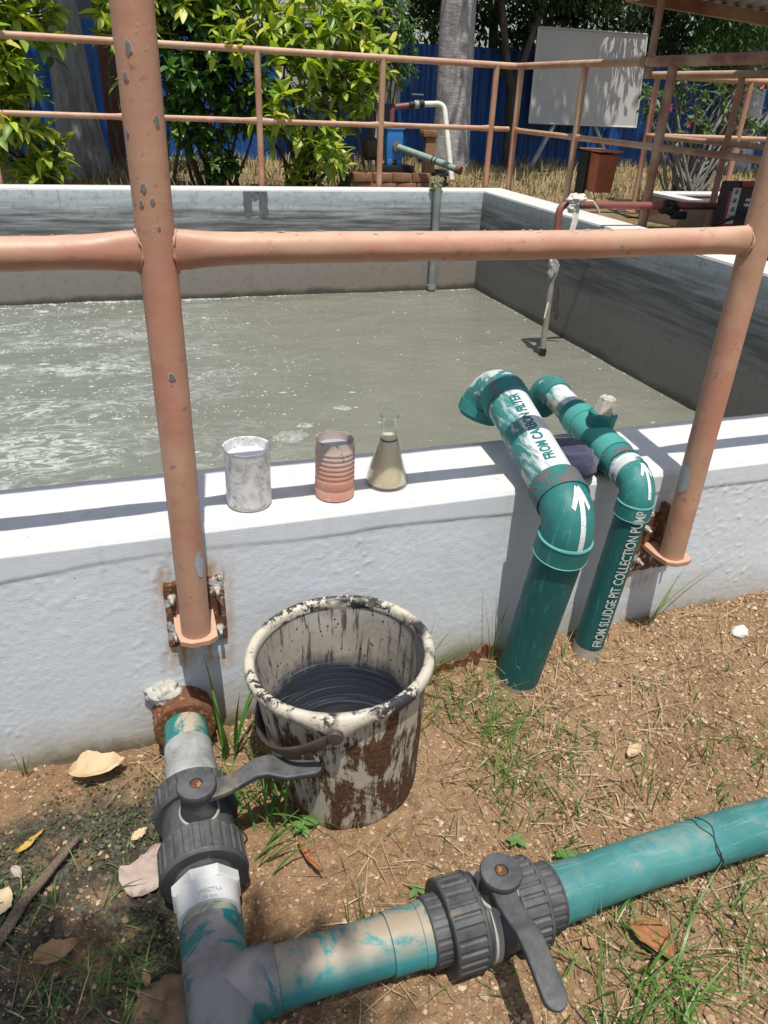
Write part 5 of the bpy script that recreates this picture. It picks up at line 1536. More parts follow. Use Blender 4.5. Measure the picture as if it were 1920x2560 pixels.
# ================================================================== tree behind the photographer, shading the lower left
BARK_G = mat_bark('grey_bark', (.16, .15, .135), (.27, .255, .235), (.40, .385, .36))
BARK_D = mat_bark('dark_bark', (.05, .04, .032), (.10, .082, .065), (.17, .145, .12))
CANOPY = mat_leaf('tree_leaf', [(0, (.030, .065, .014)), (.5, (.055, .11, .022)), (1, (.095, .16, .035))], .45, .3)
def crown_mesh(name, clumps, n_leaf, size, mat, seed, tpl=None):
    g = np.random.default_rng(seed)
    C = np.array([c[:3] for c in clumps]); R = np.array([c[3] for c in clumps]); w = R ** 2 / (R ** 2).sum()
    k = g.choice(len(C), n_leaf, p=w)
    d = g.normal(0, 1, (n_leaf, 3)); d /= np.linalg.norm(d, axis=1, keepdims=True)
    pos = C[k] + d * (R[k] * g.uniform(.35, 1.08, n_leaf) ** .7)[:, None]
    pos += np.stack([fbm(pos[:, 0] * 3, pos[:, 1] * 3 + pos[:, 2], seed, 2), fbm(pos[:, 1] * 3, pos[:, 2] * 3, seed + 1, 2), fbm(pos[:, 2] * 3, pos[:, 0] * 3, seed + 2, 2)], 1) * .25 * R[k][:, None]
    dirs = d * .7 + g.normal(0, .6, (n_leaf, 3)) + (0, 0, -.25)
    V, F, _ = leaves_mesh(pos, dirs, size * g.uniform(.6, 1.2, n_leaf), g.uniform(-.8, .8, n_leaf), tpl or leaf_tpl(2, .42, .2, .2))
    return quick(name, V, F, mat)
def limb(mb, a, b, r0, r1, sag=.1, seed=0, seg=10, n=10):
    g = random.Random(seed); a = np.asarray(a, float); b = np.asarray(b, float); path = []; rs = []
    o = np.array([g.uniform(-1, 1), g.uniform(-1, 1), g.uniform(-.3, .6)]) * sag * np.linalg.norm(b - a)
    for i in range(n + 1):
        t = i / n; path.append(a * (1 - t) + b * t + o * math.sin(PI * t)); rs.append(r0 + (r1 - r0) * t)
    mb.tube(path, rs, seg)
def tree(name, label, base, top, r0, r1, clumps, n_leaf, size, bark, leafm, seed, flare=1.4, lean=.04, group=None):
    th = Thing(name, base, label, 'tree', group)
    base = np.asarray(base, float); top = np.asarray(top, float)
    m = MB(); path = []; rs = []
    for i in range(25):
        t = i / 24; p = base * (1 - t) + top * t + np.array([math.sin(t * 5 + seed), math.cos(t * 4 + seed), 0]) * lean * t
        path.append(p - (0, 0, .06 if i == 0 else 0)); rs.append((r0 + (r1 - r0) * t) * (1 + (flare - 1) * math.exp(-t * 9)))
    m.tube(path, rs, 28)
    V = m.v[0]; a = np.arctan2(V[:, 1] - base[1], V[:, 0] - base[0]); dd = 1 + .05 * fbm(a * 2.5, V[:, 2] * 2.5, seed + 9, 3)
    ctr = np.repeat(np.array(path), 28, 0); m.v[0] = ctr + (V - ctr) * dd[:, None]
    tr = th.part('trunk', m, bark)
    for i, c in enumerate(clumps[:10]):
        b = MB(); st = np.array(path[-1]) * .6 + np.array(path[16]) * .4 if i % 2 else np.array(path[-1])
        limb(b, st, c[:3], r1 * .55, r1 * .12, .10, seed + i); th.part('limb', b, bark, tr)
    th.adopt(crown_mesh('crown', clumps, n_leaf, size, leafm, seed)); return th
tree('shade_tree', 'leafy tree behind the viewpoint, its dappled shade on the lower left soil', (-2.6, -3.0, 0), (-1.7, -2.5, 3.2), .16, .09,
     [(-.30, -1.78, 3.8, .13), (-.20, -1.92, 3.9, .17), (-.46, -1.86, 3.75, .20), (-.62, -1.78, 3.6, .18), (-.10, -2.06, 4.0, .20), (-.16, -1.84, 3.95, .12), (-.55, -1.70, 3.7, .14), (-.42, -2.15, 4.0, .30), (-.85, -2.0, 3.8, .3), (-1.5, -2.6, 4.3, .6), (-2.0, -2.2, 4.1, .6), (-1.15, -2.3, 3.9, .42)], 5200, .10, BARK_G, CANOPY, 61)

# ================================================================== background: railings round the tank
FY, SX = 5.55, 3.42
ZB_T, ZB_M = 1.495, 1.008
back = Thing('back_railing', (1.17, FY, .35), 'salmon pipe railing along the far side of the tank', 'railing')
BP = (-2.9, -1.86, -.83, .16, 1.17, 2.20, 3.225)
FR = .0255
for x in BP:
    back.part('post', MB().profile((x, FY, .33), (x, FY, 3), [(0, FR), (ZB_T - .33, FR)], 18), RAIL_FAR)
back.part('top_rail', MB().tube([(BP[0] - .1, FY, ZB_T), (1.0, FY, ZB_T + .004), (SX - .001, FY, ZB_T - .003)], FR, 18), RAIL_FAR)
for i in range(len(BP) - 1):
    m = MB(); x0, x1 = BP[i] + .02, BP[i + 1] - .02; path = []; rs = []
    for k in range(25):
        t = k / 24; e = min(t, 1 - t) * (x1 - x0); q = math.exp(-(e / .05) ** 2)
        path.append((x0 + (x1 - x0) * t, FY, ZB_M + .003 * math.sin(3 * x0))); rs.append((.0205 * (1 + .35 * q), .0205 * (1 - .3 * q)))
    m.tube(path, rs, 16, (0, 0, 1)); back.part('middle_rail', m, RAIL_FAR)
m = MB(); m.tube([(BP[-1] + .02, FY, ZB_M), (SX - .02, FY, ZB_M)], .0205, 14); back.part('middle_rail', m, RAIL_FAR)
side = Thing('side_railing', (SX, 4.43, .35), 'salmon pipe railing running along the right side of the tank', 'railing')
SP = (5.47, 4.44, 3.40, 2.36, 1.32)
for k, y in enumerate(SP):
    side.part('post', MB().profile((SX, y, .3), (SX, y, 3), [(0, FR * (1 if k < 2 else 1.2)), (ZB_T - .3, FR * (1 if k < 2 else 1.2))], 18), RAIL_FAR if k < 2 else RAIL_SHADED)
side.part('top_rail', MB().tube([(SX, FY, ZB_T - .003), (SX, 4.4, ZB_T), (SX, 3.63, ZB_T)], FR, 18), RAIL_FAR)
side.part('top_rail', MB().tube([(SX, 3.632, ZB_T), (SX, 2.4, ZB_T), (SX, .6, ZB_T)], FR * 1.25, 18), RAIL_SHADED)
for i in range(len(SP) - 1):
    m = MB(); path = []; rs = []
    for k in range(21):
        t = k / 20; y = SP[i] - .02 + (SP[i + 1] - SP[i] + .04) * t; e = min(t, 1 - t); q = math.exp(-(e / .05) ** 2)
        path.append((SX, y, ZB_M - .002)); rs.append((.0205 * (1 + .35 * q), .0205 * (1 - .3 * q)))
    m.tube(path, rs, 16, (0, 0, 1)); side.part('middle_rail', m, RAIL_FAR if i < 2 else RAIL_SHADED)

# hung steel box on the side railing
REDBOX = mat_flat('faded_red_steel', (.38, .115, .055), .55, .4, .25, 12, .2); BLACKP = mat_flat('black_painted_steel', (.02, .02, .021), .5)
hb = Thing('steel_box', (3.56, 4.33, .66), 'faded red steel box hung on the side railing post', 'box')
cx, cy = 3.575, 4.30
b = MB(); V = [(cx - .075, cy + .145, .655), (cx + .075, cy + .145, .655), (cx + .075, cy - .115, .640), (cx - .075, cy - .115, .640),
               (cx - .085, cy + .15, .925), (cx + .085, cy + .15, .925), (cx + .085, cy - .135, .905), (cx - .085, cy - .135, .905)]
b.add(V, [(3, 2, 1, 0), (4, 5, 6, 7), (0, 1, 5, 4), (1, 2, 6, 5), (2, 3, 7, 6), (3, 0, 4, 7)])
hb.part('body', b, REDBOX, None, 20)
b = MB(); b.box((cx, cy, .930), (.20, .31, .012), None, .003); hb.part('lid', b, mat_flat('sun_bleached_lid', (.44, .20, .12), .6))
b = MB(); b.box((cx - .098, cy + .055, .765), (.020, .12, .31)); b.box((cx - .10, cy + .13, .92), (.10, .02, .02)); hb.part('hanger', b, BLACKP)
b = MB(); b.tube([(cx - .09, cy + .05, .62), (cx - .10, cy + .05, .34)], .016, 12); hb.part('pole', b, BLACKP)

# ================================================================== second tank with its own railing
t2 = Thing('second_tank', (5.2, 4, .3), 'tan rendered tank with a white rim beyond the walkway', 'tank')
TAN = mat_flat('tan_render', (.30, .225, .155), .9, .2, .15, 6, .4, 40)
def tbox(th, name, x0, x1, y0, y1, z0, z1, m, bev=.006):
    b = MB(); b.box(((x0 + x1) / 2, (y0 + y1) / 2, (z0 + z1) / 2), (x1 - x0, y1 - y0, z1 - z0), None, bev); return th.part(name, b, m)
for nm, q in (('side_wall', (4.62, 4.80, 1.5, 5.12)), ('end_wall', (4.802, 9.0, 4.94, 5.12)), ('side_wall', (8.82, 9.0, 1.5, 4.938)), ('end_wall', (4.802, 8.818, 1.5, 1.68))):
    w = tbox(t2, nm, q[0], q[1], q[2], q[3], -.4, .53, TAN)
    r = tbox(t2, 'rim', q[0] - .008, q[1] + .008, q[2] - .008, q[3] + .008, .532, .552, COPING, .003)
    r.parent = w; r.matrix_parent_inverse = Matrix.Identity(4)
tbox(t2, 'water', 4.8, 8.82, 1.68, 4.94, -.1, .05, WATER, 0)
r2 = Thing('second_railing', (4.6, 5.1, .36), 'pale salmon railing round the second tank', 'railing')
RX = 4.58
for y in (5.16, 4.12, 3.08, 2.04):
    r2.part('post', MB().profile((RX, y, .37), (RX, y, 2), [(0, .0255), (1.105, .0255)], 16), RAIL_FAR)
    r2.part('foot_plate', MB().box((RX, y, .372), (.12, .09, .012)), RAIL_FAR)
for x in (5.6, 6.65, 7.7):
    r2.part('post', MB().profile((x, 5.18, .37), (x, 5.18, 2), [(0, .0255), (1.105, .0255)], 16), RAIL_FAR)
r2.part('top_rail', MB().tube([(RX, 5.30, 1.476), (RX, 3.0, 1.476), (RX, .8, 1.47)], .0275, 16), RAIL_FAR)
r2.part('top_rail', MB().tube([(RX + .02, 5.18, 1.474), (9, 5.18, 1.474)], .0275, 16), RAIL_FAR)
r2.part('middle_rail', MB().tube([(RX, 5.16, 1.008), (RX, .8, 1.01)], .0215, 14), RAIL_FAR)
r2.part('middle_rail', MB().tube([(RX, 5.18, 1.006), (9, 5.18, 1.006)], .0215, 14), RAIL_FAR)

# ================================================================== small roof over the walkway
rf = Thing('walkway_roof', (3.42, 3.69, 1.4), 'low corrugated roof on a reddish steel frame over the walkway', 'roof')
rf.part('roof_post', MB().profile((SX + .035, 3.70, 1.40), (SX + .035, 3.70, 3), [(0, .026), (.44, .026)], 16), RAIL_SHADED)
rf.part('clamp', MB().profile((SX + .004, 3.73, 1.495), (SX + .004, 3.0, 1.495), [(0, .036), (.05, .036)], 16), RAIL_SHADED)
ry0, rz0 = 3.95, 1.835
def rz(x, y): return rz0 - .055 * (x - 3.4) + .10 * (ry0 - y)
m = MB(); m.add([(3.38, ry0 + .03, rz(3.38, ry0)), (3.38, ry0 - .03, rz(3.38, ry0)), (6.6, ry0 - .03, rz(6.6, ry0)), (6.6, ry0 + .03, rz(6.6, ry0)),
                 (3.38, ry0 + .03, rz(3.38, ry0) + .075), (3.38, ry0 - .03, rz(3.38, ry0) + .075), (6.6, ry0 - .03, rz(6.6, ry0) + .075), (6.6, ry0 + .03, rz(6.6, ry0) + .075)],
                [(3, 2, 1, 0), (4, 5, 6, 7), (0, 1, 5, 4), (1, 2, 6, 5), (2, 3, 7, 6), (3, 0, 4, 7)]); rf.part('beam', m, RAIL_SHADED, None, 20)
m = MB(); y1 = 1.0
m.add([(3.35, ry0, rz(3.35, ry0) + .00), (3.41, ry0, rz(3.41, ry0) + .00), (3.41, y1, rz(3.41, y1)), (3.35, y1, rz(3.35, y1)),
       (3.35, ry0, rz(3.35, ry0) + .07), (3.41, ry0, rz(3.41, ry0) + .07), (3.41, y1, rz(3.41, y1) + .07), (3.35, y1, rz(3.35, y1) + .07)],
      [(3, 2, 1, 0), (4, 5, 6, 7), (0, 1, 5, 4), (1, 2, 6, 5), (2, 3, 7, 6), (3, 0, 4, 7)]); rf.part('fascia', m, RAIL_FAR, None, 20)
SHEETM = mat_flat('grey_corrugated_sheet', (.46, .45, .43), .6, .3, .15, 5, .1, 40)
nx = 220; xx = np.linspace(3.33, 6.7, nx); V = []; F = []
for th_ in (0, 1):
    for y in (ry0 + .12, y1):
        for x in xx: V.append((x, y, rz(x, y) + .095 + .012 * math.sin(x * 2 * PI / .11) + (.003 if th_ else 0)))
for i in range(nx - 1):
    F.append((i, i + nx, i + nx + 1, i + 1)); F.append((2 * nx + i, 2 * nx + i + 1, 3 * nx + i + 1, 3 * nx + i))
m = MB(); m.add(V, F); rf.part('corrugated_sheet', m, SHEETM, None, 80)
for y in (3.2, 2.2):
    m = MB(); m.add([(3.38, y + .02, rz(3.38, y) + .01), (3.38, y - .02, rz(3.38, y) + .01), (6.6, y - .02, rz(6.6, y) + .01), (6.6, y + .02, rz(6.6, y) + .01),
                 (3.38, y + .02, rz(3.38, y) + .07), (3.38, y - .02, rz(3.38, y) + .07), (6.6, y - .02, rz(6.6, y) + .07), (6.6, y + .02, rz(6.6, y) + .07)],
                [(3, 2, 1, 0), (4, 5, 6, 7), (0, 1, 5, 4), (1, 2, 6, 5), (2, 3, 7, 6), (3, 0, 4, 7)]); rf.part('purlin', m, RAIL_SHADED, None, 20)

# ================================================================== pipe over the right wall with a hanging dropper
MAROON = mat_flat('maroon_pipe', (.22, .075, .062), .5, .4, .15, 10, .15); GREYPIPE = mat_flat('sludge_coated_pipe', (.26, .235, .20), .6, .4, .25, 14, .4)
BLKPL = mat_flat('black_pipe_clamp', (.014, .014, .015), .55); RAG = mat_flat('dirty_white_rag', (.58, .55, .48), .9, .2, .2, 30, .8, 70)
dp = Thing('overhead_dosing_pipe', (2.70, 3.30, .5), 'maroon pipe crossing the right wall and hanging into the tank', 'pipe')
dp.part('crossing_pipe', MB().tube(fillet([(2.700, 3.285, .36), (2.708, 3.32, .665), (4.35, 3.30, .655)], .05, 8), .0235, 16), MAROON)
dp.part('dropper', MB().tube([(2.700, 3.275, .30), (2.694, 3.255, -.20), (2.690, 3.235, -.345)], .0205, 16), GREYPIPE)
dp.part('end_cap', MB().tube([(2.691, 3.238, -.255), (2.690, 3.236, -.30)], .0222, 16), BLKPL)
def ragblob(c, s, seed, n=28, k=16):
    U, W = np.meshgrid(np.linspace(0, 2 * PI, n, endpoint=False), np.linspace(.05, PI - .05, k))
    rr = 1 + .55 * fbm(U * 2.2 + seed, W * 3 + seed, 600 + seed, 3)
    P = np.stack([c[0] + s[0] * np.cos(U) * np.sin(W) * rr, c[1] + s[1] * np.sin(U) * np.sin(W) * rr, c[2] + s[2] * np.cos(W) * rr], -1).reshape(-1, 3)
    idx = np.arange(n * k).reshape(k, n)
    F = [(idx[i, j], idx[i + 1, j], idx[i + 1, (j + 1) % n], idx[i, (j + 1) % n]) for i in range(k - 1) for j in range(n)] + [tuple(idx[0][::-1]), tuple(idx[-1])]
    m = MB(); m.add(P, F); return m
dp.part('wrapping', ragblob((2.700, 3.272, .26), (.034, .034, .075), 3), mat_flat('grey_tape_wrap', (.30, .29, .27), .7, .3, .3, 30, .8, 50))
dp.part('coupling', ragblob((3.53, 3.30, .650), (.07, .05, .042), 8), BLKPL); dp.part('strap', MB().box((3.60, 3.27, .605), (.11, .035, .05), None, .006), BLKPL)
rg = Thing('tied_rag', (2.78, 3.30, .66), 'dirty white rag knotted over the maroon pipe elbow', 'rag')
rg.part('knot', ragblob((2.800, 3.27, .700), (.062, .045, .034), 21), RAG)
rg.part('knot', ragblob((2.765, 3.262, .655), (.030, .026, .030), 25), RAG)
for i, q in enumerate([[(2.845, 3.27, .70), (2.90, 3.25, .695), (2.94, 3.24, .655), (2.955, 3.235, .62)], [(2.79, 3.255, .66), (2.775, 3.235, .58), (2.755, 3.225, .50), (2.735, 3.225, .40), (2.735, 3.23, .36)], [(2.80, 3.255, .66), (2.79, 3.235, .57), (2.765, 3.22, .47), (2.745, 3.22, .37)]]):
    rg.part('tail', MB().tube(q, [(.006, .016 - .002 * k) for k in range(len(q))], 10), RAG)
lr = Thing('rag_strip', (2.72, 3.24, .0), 'dark strip of cloth hanging from the dropper pipe', 'rag')
lr.part('strip', MB().tube([(2.722, 3.255, .24), (2.733, 3.235, .12), (2.734, 3.23, .02), (2.752, 3.225, -.02), (2.735, 3.225, -.05)], [(.004, .012), (.006, .02), (.006, .018), (.008, .02), (.004, .012)], 10), mat_flat('dark_wet_cloth', (.045, .042, .038), .7, .4, .4, 40, .6))
lr.part('strip', MB().tube([(2.682, 3.245, .06), (2.668, 3.235, 0), (2.664, 3.235, -.045)], [(.003, .007)] * 3, 8), RAG)

# red panel of a machine behind the right post
REDP = mat_flat('deep_red_panel', (.26, .022, .03), .4, .5, .12, 8, .1); DARKG = mat_flat('dark_machine', (.028, .020, .022), .5)
STICKER = mat_flat('grey_instruction_sticker', (.52, .53, .53), .5, .4, .06); LABELW = mat_flat('white_label_paper', (.75, .74, .72), .6)
mc = Thing('machine_panel', (3.80, 2.98, .34), 'dark red machine cabinet with a grey instruction sticker behind the right post', 'machine')
mc.part('cabinet', MB().box((3.93, 3.055, .60), (.37, .10, .48), None, .012), DARKG)
mc.part('door_panel', MB().box((3.775, 2.994, .57), (.075, .012, .44), None, .004), REDP)
mc.part('door_panel', MB().box((3.965, 2.994, .83), (.30, .012, .035), None, .004), REDP)
mc.part('base_frame', MB().box((3.93, 3.055, .345), (.40, .20, .03)), DARKG)
st = mc.part('sticker', MB().box((3.780, 2.9865, .70), (.060, .003, .215)), STICKER)
for i in range(4):
    zc = .785 - i * .052
    m = MB(); m.box((3.780, 2.9842, zc), (.040, .0012, .034)); s_ = mc.part('icon_frame', m, mat_flat('sticker_grey', (.36, .37, .37), .5), st)
    m = MB(); m.box((3.780 + .004 * (i % 2), 2.9832, zc + .002), (.010, .0008, .020)); m.box((3.776, 2.9832, zc - .006), (.022, .0008, .006)); mc.part('icon', m, BLKPL, st)
for (dx, dz, w, h) in ((.885 - .0, .735, .010, .018), (.905, .735, .012, .018), (.880, .705, .008, .016), (.898, .705, .012, .018), (.918, .705, .012, .018)):
    mc.part('white_mark', MB().box((dx + 3.0, 2.9985, dz), (w, .006, h)), LABELW)
mc.part('hose', MB().tube([(3.62, 2.92, .60), (3.66, 2.90, .62), (3.80, 2.90, .665), (3.92, 2.93, .67)], .011, 10), BLKPL)
mc.part('hose', MB().tube([(3.62, 2.92, .60), (3.66, 2.93, .55), (3.72, 2.95, .50)], .011, 10), BLKPL)

# ================================================================== vertical pipe in the far corner and the pump behind it
fp = Thing('suction_pipe', (2.62, 5.2, .5), 'grey pipe dropping down the far tank wall into the water', 'pipe')
GREYGREEN = mat_flat('grey_green_pipe', (.20, .235, .215), .55, .4, .2, 8, .2)
fp.part('drop_pipe', MB().tube([(2.62, 5.205, .56), (2.625, 5.205, -.37)], .034, 18), GREYGREEN)
fp.part('collar', MB().tube([(2.622, 5.205, -.25), (2.624, 5.205, -.29)], .040, 18), mat_flat('grey_collar', (.28, .26, .23), .7))
fp.part('elbow', ragblob((2.62, 5.25, .58), (.06, .07, .06), 30), mat_flat('mossy_fitting', (.20, .19, .10), .8, .3, .3))
PUMPBLUE = mat_flat('pump_blue_paint', (.03, .18, .48), .4, .5, .15, 10, .15)
pu = Thing('water_pump', (2.56, 6.3, .58), 'blue upright water pump on a brick plinth behind the tank', 'pump')
pu.part('housing', MB().box((2.565, 6.3, .83), (.165, .16, .28), None, .018), PUMPBLUE)
pu.part('housing_cap', MB().box((2.565, 6.3, .962), (.185, .18, .018), None, .005), mat_flat('pale_blue_cap', (.16, .36, .55), .5))
for dx in (-.05, .05): pu.part('foot', MB().box((2.565 + dx, 6.26, .672), (.05, .10, .05), None, .006), PUMPBLUE)
pu.part('base_block', MB().box((2.60, 6.3, .610), (.32, .24, .075), None, .008), BLKPL)
pu.part('motor', MB().profile((2.42, 6.32, .775), (2.0, 6.32, .775), [(0, .05), (.0, .085), (.02, .09), (.12, .09), (.14, .06), (.15, .02)], 28), mat_flat('rusty_motor', (.09, .065, .05), .7))
for k in range(4): pu.part('cooling_fin', MB().profile((2.40 - .028 * k, 6.32, .775), (2.0, 6.32, .775), [(0, .08), (.001, .098), (.008, .098), (.009, .08)], 28), mat_flat('motor_fin', (.07, .055, .045), .7))
pu.part('flange', MB().profile((2.585, 6.222, .805), (2.585, 6.0, .805), [(0, .045), (.03, .045), (.032, .03)], 20), mat_flat('brown_flange', (.18, .13, .09), .7))
pu.part('delivery_pipe', MB().tube([(2.59, 6.20, .803), (2.84, 5.98, .725), (3.02, 5.72, .655)], .030, 16), mat_flat('pale_green_pipe', (.22, .30, .26), .5))
for t_ in (.48, .60): 
    p = np.array((2.84, 5.98, .725)) * (1 - t_ + .4) + np.array((3.02, 5.72, .655)) * (t_ - .4)
    pu.part('pipe_band', MB().profile(p, p + (.18, -.26, -.07), [(0, .032), (.012, .032)], 16), BLKPL)
pu.part('pipe_end', MB().profile((3.005, 5.74, .66), (3.02, 5.72, .655), [(0, .034), (.05, .038), (.052, .02)], 16), RUST)
for k, (z0, z1, r_) in enumerate(((.52, .555, .085), (.56, .60, .07), (.605, .635, .082), (.64, .66, .06))):
    pu.part('check_valve', MB().profile((2.83, 5.70, z0), (2.83, 5.70, 2), [(0, r_ * .7), (.003, r_), (z1 - z0 - .003, r_), (z1 - z0, r_ * .7)], 20), BLKPL)
pu.part('riser_pipe', MB().tube(fillet([(2.555, 6.32, .965), (2.555, 6.32, 1.135), (2.72, 6.30, 1.155)], .06, 8), .024, 14), MAROON)
for k, (x, r_, m_) in enumerate(((2.735, .030, BLKPL), (2.785, .036, mat_flat('grey_union', (.28, .29, .28), .6)), (2.835, .038, BLKPL))):
    pu.part('union', MB().profile((x - .025, 6.29, 1.155 + (x - 2.72) * .1), (x + 1, 6.29, 1.155 + (x + 1 - 2.72) * .1), [(0, r_ * .8), (.004, r_), (.044, r_), (.048, r_ * .8)], 16), m_)
pu.part('valve_handle', MB().box((2.79, 6.29, 1.245), (.115, .03, .012), None, .003), mat_flat('grey_handle', (.16, .17, .17), .6)); pu.part('valve_stem', MB().tube([(2.79, 6.29, 1.17), (2.79, 6.29, 1.24)], .012, 10), BLKPL)
pu.part('white_return_pipe', MB().tube(fillet([(2.86, 6.29, 1.168), (3.055, 6.27, 1.18), (3.08, 6.00, .54)], .07, 8), .026, 16), mat_flat('cream_pvc_pipe', (.60, .585, .52), .45))
pn = Thing('brick_plinth', (2.5, 6.3, .36), 'rough brick plinth carrying the blue pump', 'plinth')
BRK = mat_flat('weathered_brick', (.25, .13, .075), .9, .2, .35, 14, .7, 30); MORT2 = mat_flat('brown_mortar', (.20, .145, .10), .95)
pn.part('core', MB().box((2.50, 6.29, .44), (.80, .42, .22)), MORT2)
bm_ = MB(); bm_.box((0, 0, 0), (.19, .09, .075), None, .006); proto_brick = None
for zrow in range(3):
    for i in range(4):
        x = 2.10 + .20 * i + (.05 if zrow % 2 else 0) + .0
        for yy in (6.115,):
            if proto_brick is None: proto_brick = bm_.build('brick', BRK); bo = proto_brick
            else: bo = proto_brick.copy(); col.objects.link(bo)
            bo.location = (x + .10 + random.uniform(-.004, .004), yy + random.uniform(-.01, .006), .385 + .083 * zrow); bo.rotation_euler = (random.uniform(-.03, .03), random.uniform(-.03, .03), random.uniform(-.06, .06))
            under(pn.e, bo)
wp = Thing('wooden_stake', (2.98, 6.5, .35), 'short weathered timber stake beside the white return pipe', 'stake')
TIMB = mat_bark('weathered_timber', (.19, .10, .055), (.30, .17, .095), (.40, .25, .15), (30, 30, 3))
wp.part('shaft', MB().box((3.02, 6.5, .62), (.10, .09, .56), None, .006), TIMB); wp.part('cap', MB().box((3.01, 6.5, .915), (.15, .13, .06), None, .008), TIMB)

# ================================================================== blue sheet fence
t = NT('blue_coated_sheet'); c = t.ramp(t.noise(3, 5, .6, t.map((3, 3, .6))), [(.3, (.010, .060, .22)), (.7, (.018, .105, .34))])
c = t.mix(t.math('MULTIPLY', t.step(t.noise(14, 5, .75, t.map((1, 1, .3))), .60, .72), .5), c, (.10, .16, .26))
BLUE = t.out(c, .45, t.bump(t.noise(6, 3), .15, .02), .4)
fence = Thing('sheet_fence', (3, 10.5, .35), 'tall blue corrugated sheet fence behind the garden', 'fence')
FYY = 10.5; SW = 1.02
proto = None
for k in range(17):
    x0 = -4.6 + SW * k
    if proto is None:
        nx = 60; V = []; F = []
        u = np.linspace(0, SW + .03, nx)
        for thk in (0, .004):
            for z in (.30, 1.88):
                for q in u:
                    ph = (q / .17) % 1.0; tr = np.clip(abs(ph - .5) * 5 - .75, 0, 1)
                    V.append((q, -.028 * tr + thk, z))
        for i in range(nx - 1):
            F += [(i, i + 1, nx + i + 1, nx + i), (2 * nx + i, 3 * nx + i, 3 * nx + i + 1, 2 * nx + i + 1), (nx + i, nx + i + 1, 3 * nx + i + 1, 3 * nx + i)]
        m = MB(); m.add(V, F); proto = m.build('sheet', BLUE, None, 25); s = proto
    else: s = proto.copy(); col.objects.link(s)
    s.location = (x0, FYY + .005 * (k % 2), random.uniform(-.02, .03)); under(fence.e, s)
FRAME = mat_flat('rusty_fence_rail', (.10, .06, .045), .7)
for z in (.75, 1.55): fence.part('rail', MB().box((4, FYY + .05, z), (17.5, .045, .045)), FRAME)
for k in range(7): fence.part('post', MB().box((-4.4 + 2.55 * k, FYY + .10, 1.1), (.07, .05, 1.6)), FRAME)
bp = MB(); bp.box((.08, 9.2, 1.2), (.17, .10, 1.75), None, .008)
o = bp.build('steel_column', mat_flat('rust_brown_paint', (.10, .04, .025), .7, .3, .3, 4), None, 30, origin=(.08, 9.2, .33)); tag(o, 'rust brown square column beside the left tree trunk', 'column')

# ================================================================== boards on legs
BOARDM = mat_flat('grey_white_board', (.46, .455, .435), .75, .3, .10, 3, .2, 20); LEGM = mat_flat('galvanised_leg', (.34, .36, .36), .6)
wb = Thing('white_board', (6.8, 9.9, .36), 'large blank grey-white board on splayed legs before the blue fence', 'board')
m = MB(); Pf = [(5.885, 9.88, .945), (7.72, 9.88, .935), (7.665, 9.93, 2.145), (5.885, 9.93, 2.135)]
m.add(Pf + [(p[0], p[1] + .03, p[2]) for p in Pf], [(0, 1, 2, 3), (7, 6, 5, 4), (0, 4, 5, 1), (1, 5, 6, 2), (2, 6, 7, 3), (3, 7, 4, 0)]); bd = wb.part('panel', m, BOARDM, None, 20)
for a, b in zip(Pf, Pf[1:] + Pf[:1]):
    m = MB(); a = np.array(a) + (0, -.006, 0); b = np.array(b) + (0, -.006, 0); m.tube([a, b], [(.012, .018)] * 2, 8); wb.part('edge_trim', m, mat_flat('board_edge', (.52, .51, .48), .6), bd)
for xa, xb in ((6.35, 5.98), (7.0, 7.40)):
    m = MB(); m.tube([(xa, 9.93, .98), (xb, 9.86, .33)], [(.03, .045)] * 2, 8); wb.part('leg', m, LEGM)
b2 = Thing('notice_board', (3.0, 9.8, .36), 'pale board half hidden behind the tall bright shrub', 'board')
b2.part('panel', MB().box((2.98, 9.8, 1.98), (1.62, .04, 1.72), None, .006), BOARDM)
for x in (2.4, 3.5): b2.part('leg', MB().box((x, 9.84, .75), (.06, .04, .9)), LEGM)
b2.part('edge_trim', MB().box((3.80, 9.785, 1.98), (.05, .06, 1.76), None, .006), LEGM)

# ================================================================== building far behind
bl = Thing('white_building', (0, 17, .3), 'pale building showing between the leaves above the fence', 'building')
PALEB = mat_flat('pale_blue_wall', (.55, .62, .68), .8, .2, .08, .6, .1)
bl.part('wall', MB().box((-1, 18.0, 2.9), (13, .3, 5.4)), PALEB)
for x in (-6.5, -4, -1.5, 1.0, 3.2, 5.3): bl.part('column', MB().box((x, 17.75, 2.9), (.35, .2, 5.4), None, .02), mat_flat('pale_column', (.62, .64, .65), .8))
for x in (-5.2, -2.7, -.2, 2.1, 4.3):
    w = bl.part('window', MB().box((x, 17.84, 2.7), (1.1, .03, 1.2)), mat_flat('window_frame_grey', (.3, .3, .3), .5))
    bl.part('pane', MB().box((x, 17.82, 2.7), (.98, .015, 1.08)), mat_flat('dark_glass', (.03, .04, .05), .1, .5), w)
bl.part('roof_slab', MB().box((-1, 17.7, 5.7), (13.6, 1.4, .25), None, .02), mat_flat('roof_concrete', (.4, .4, .39), .8))

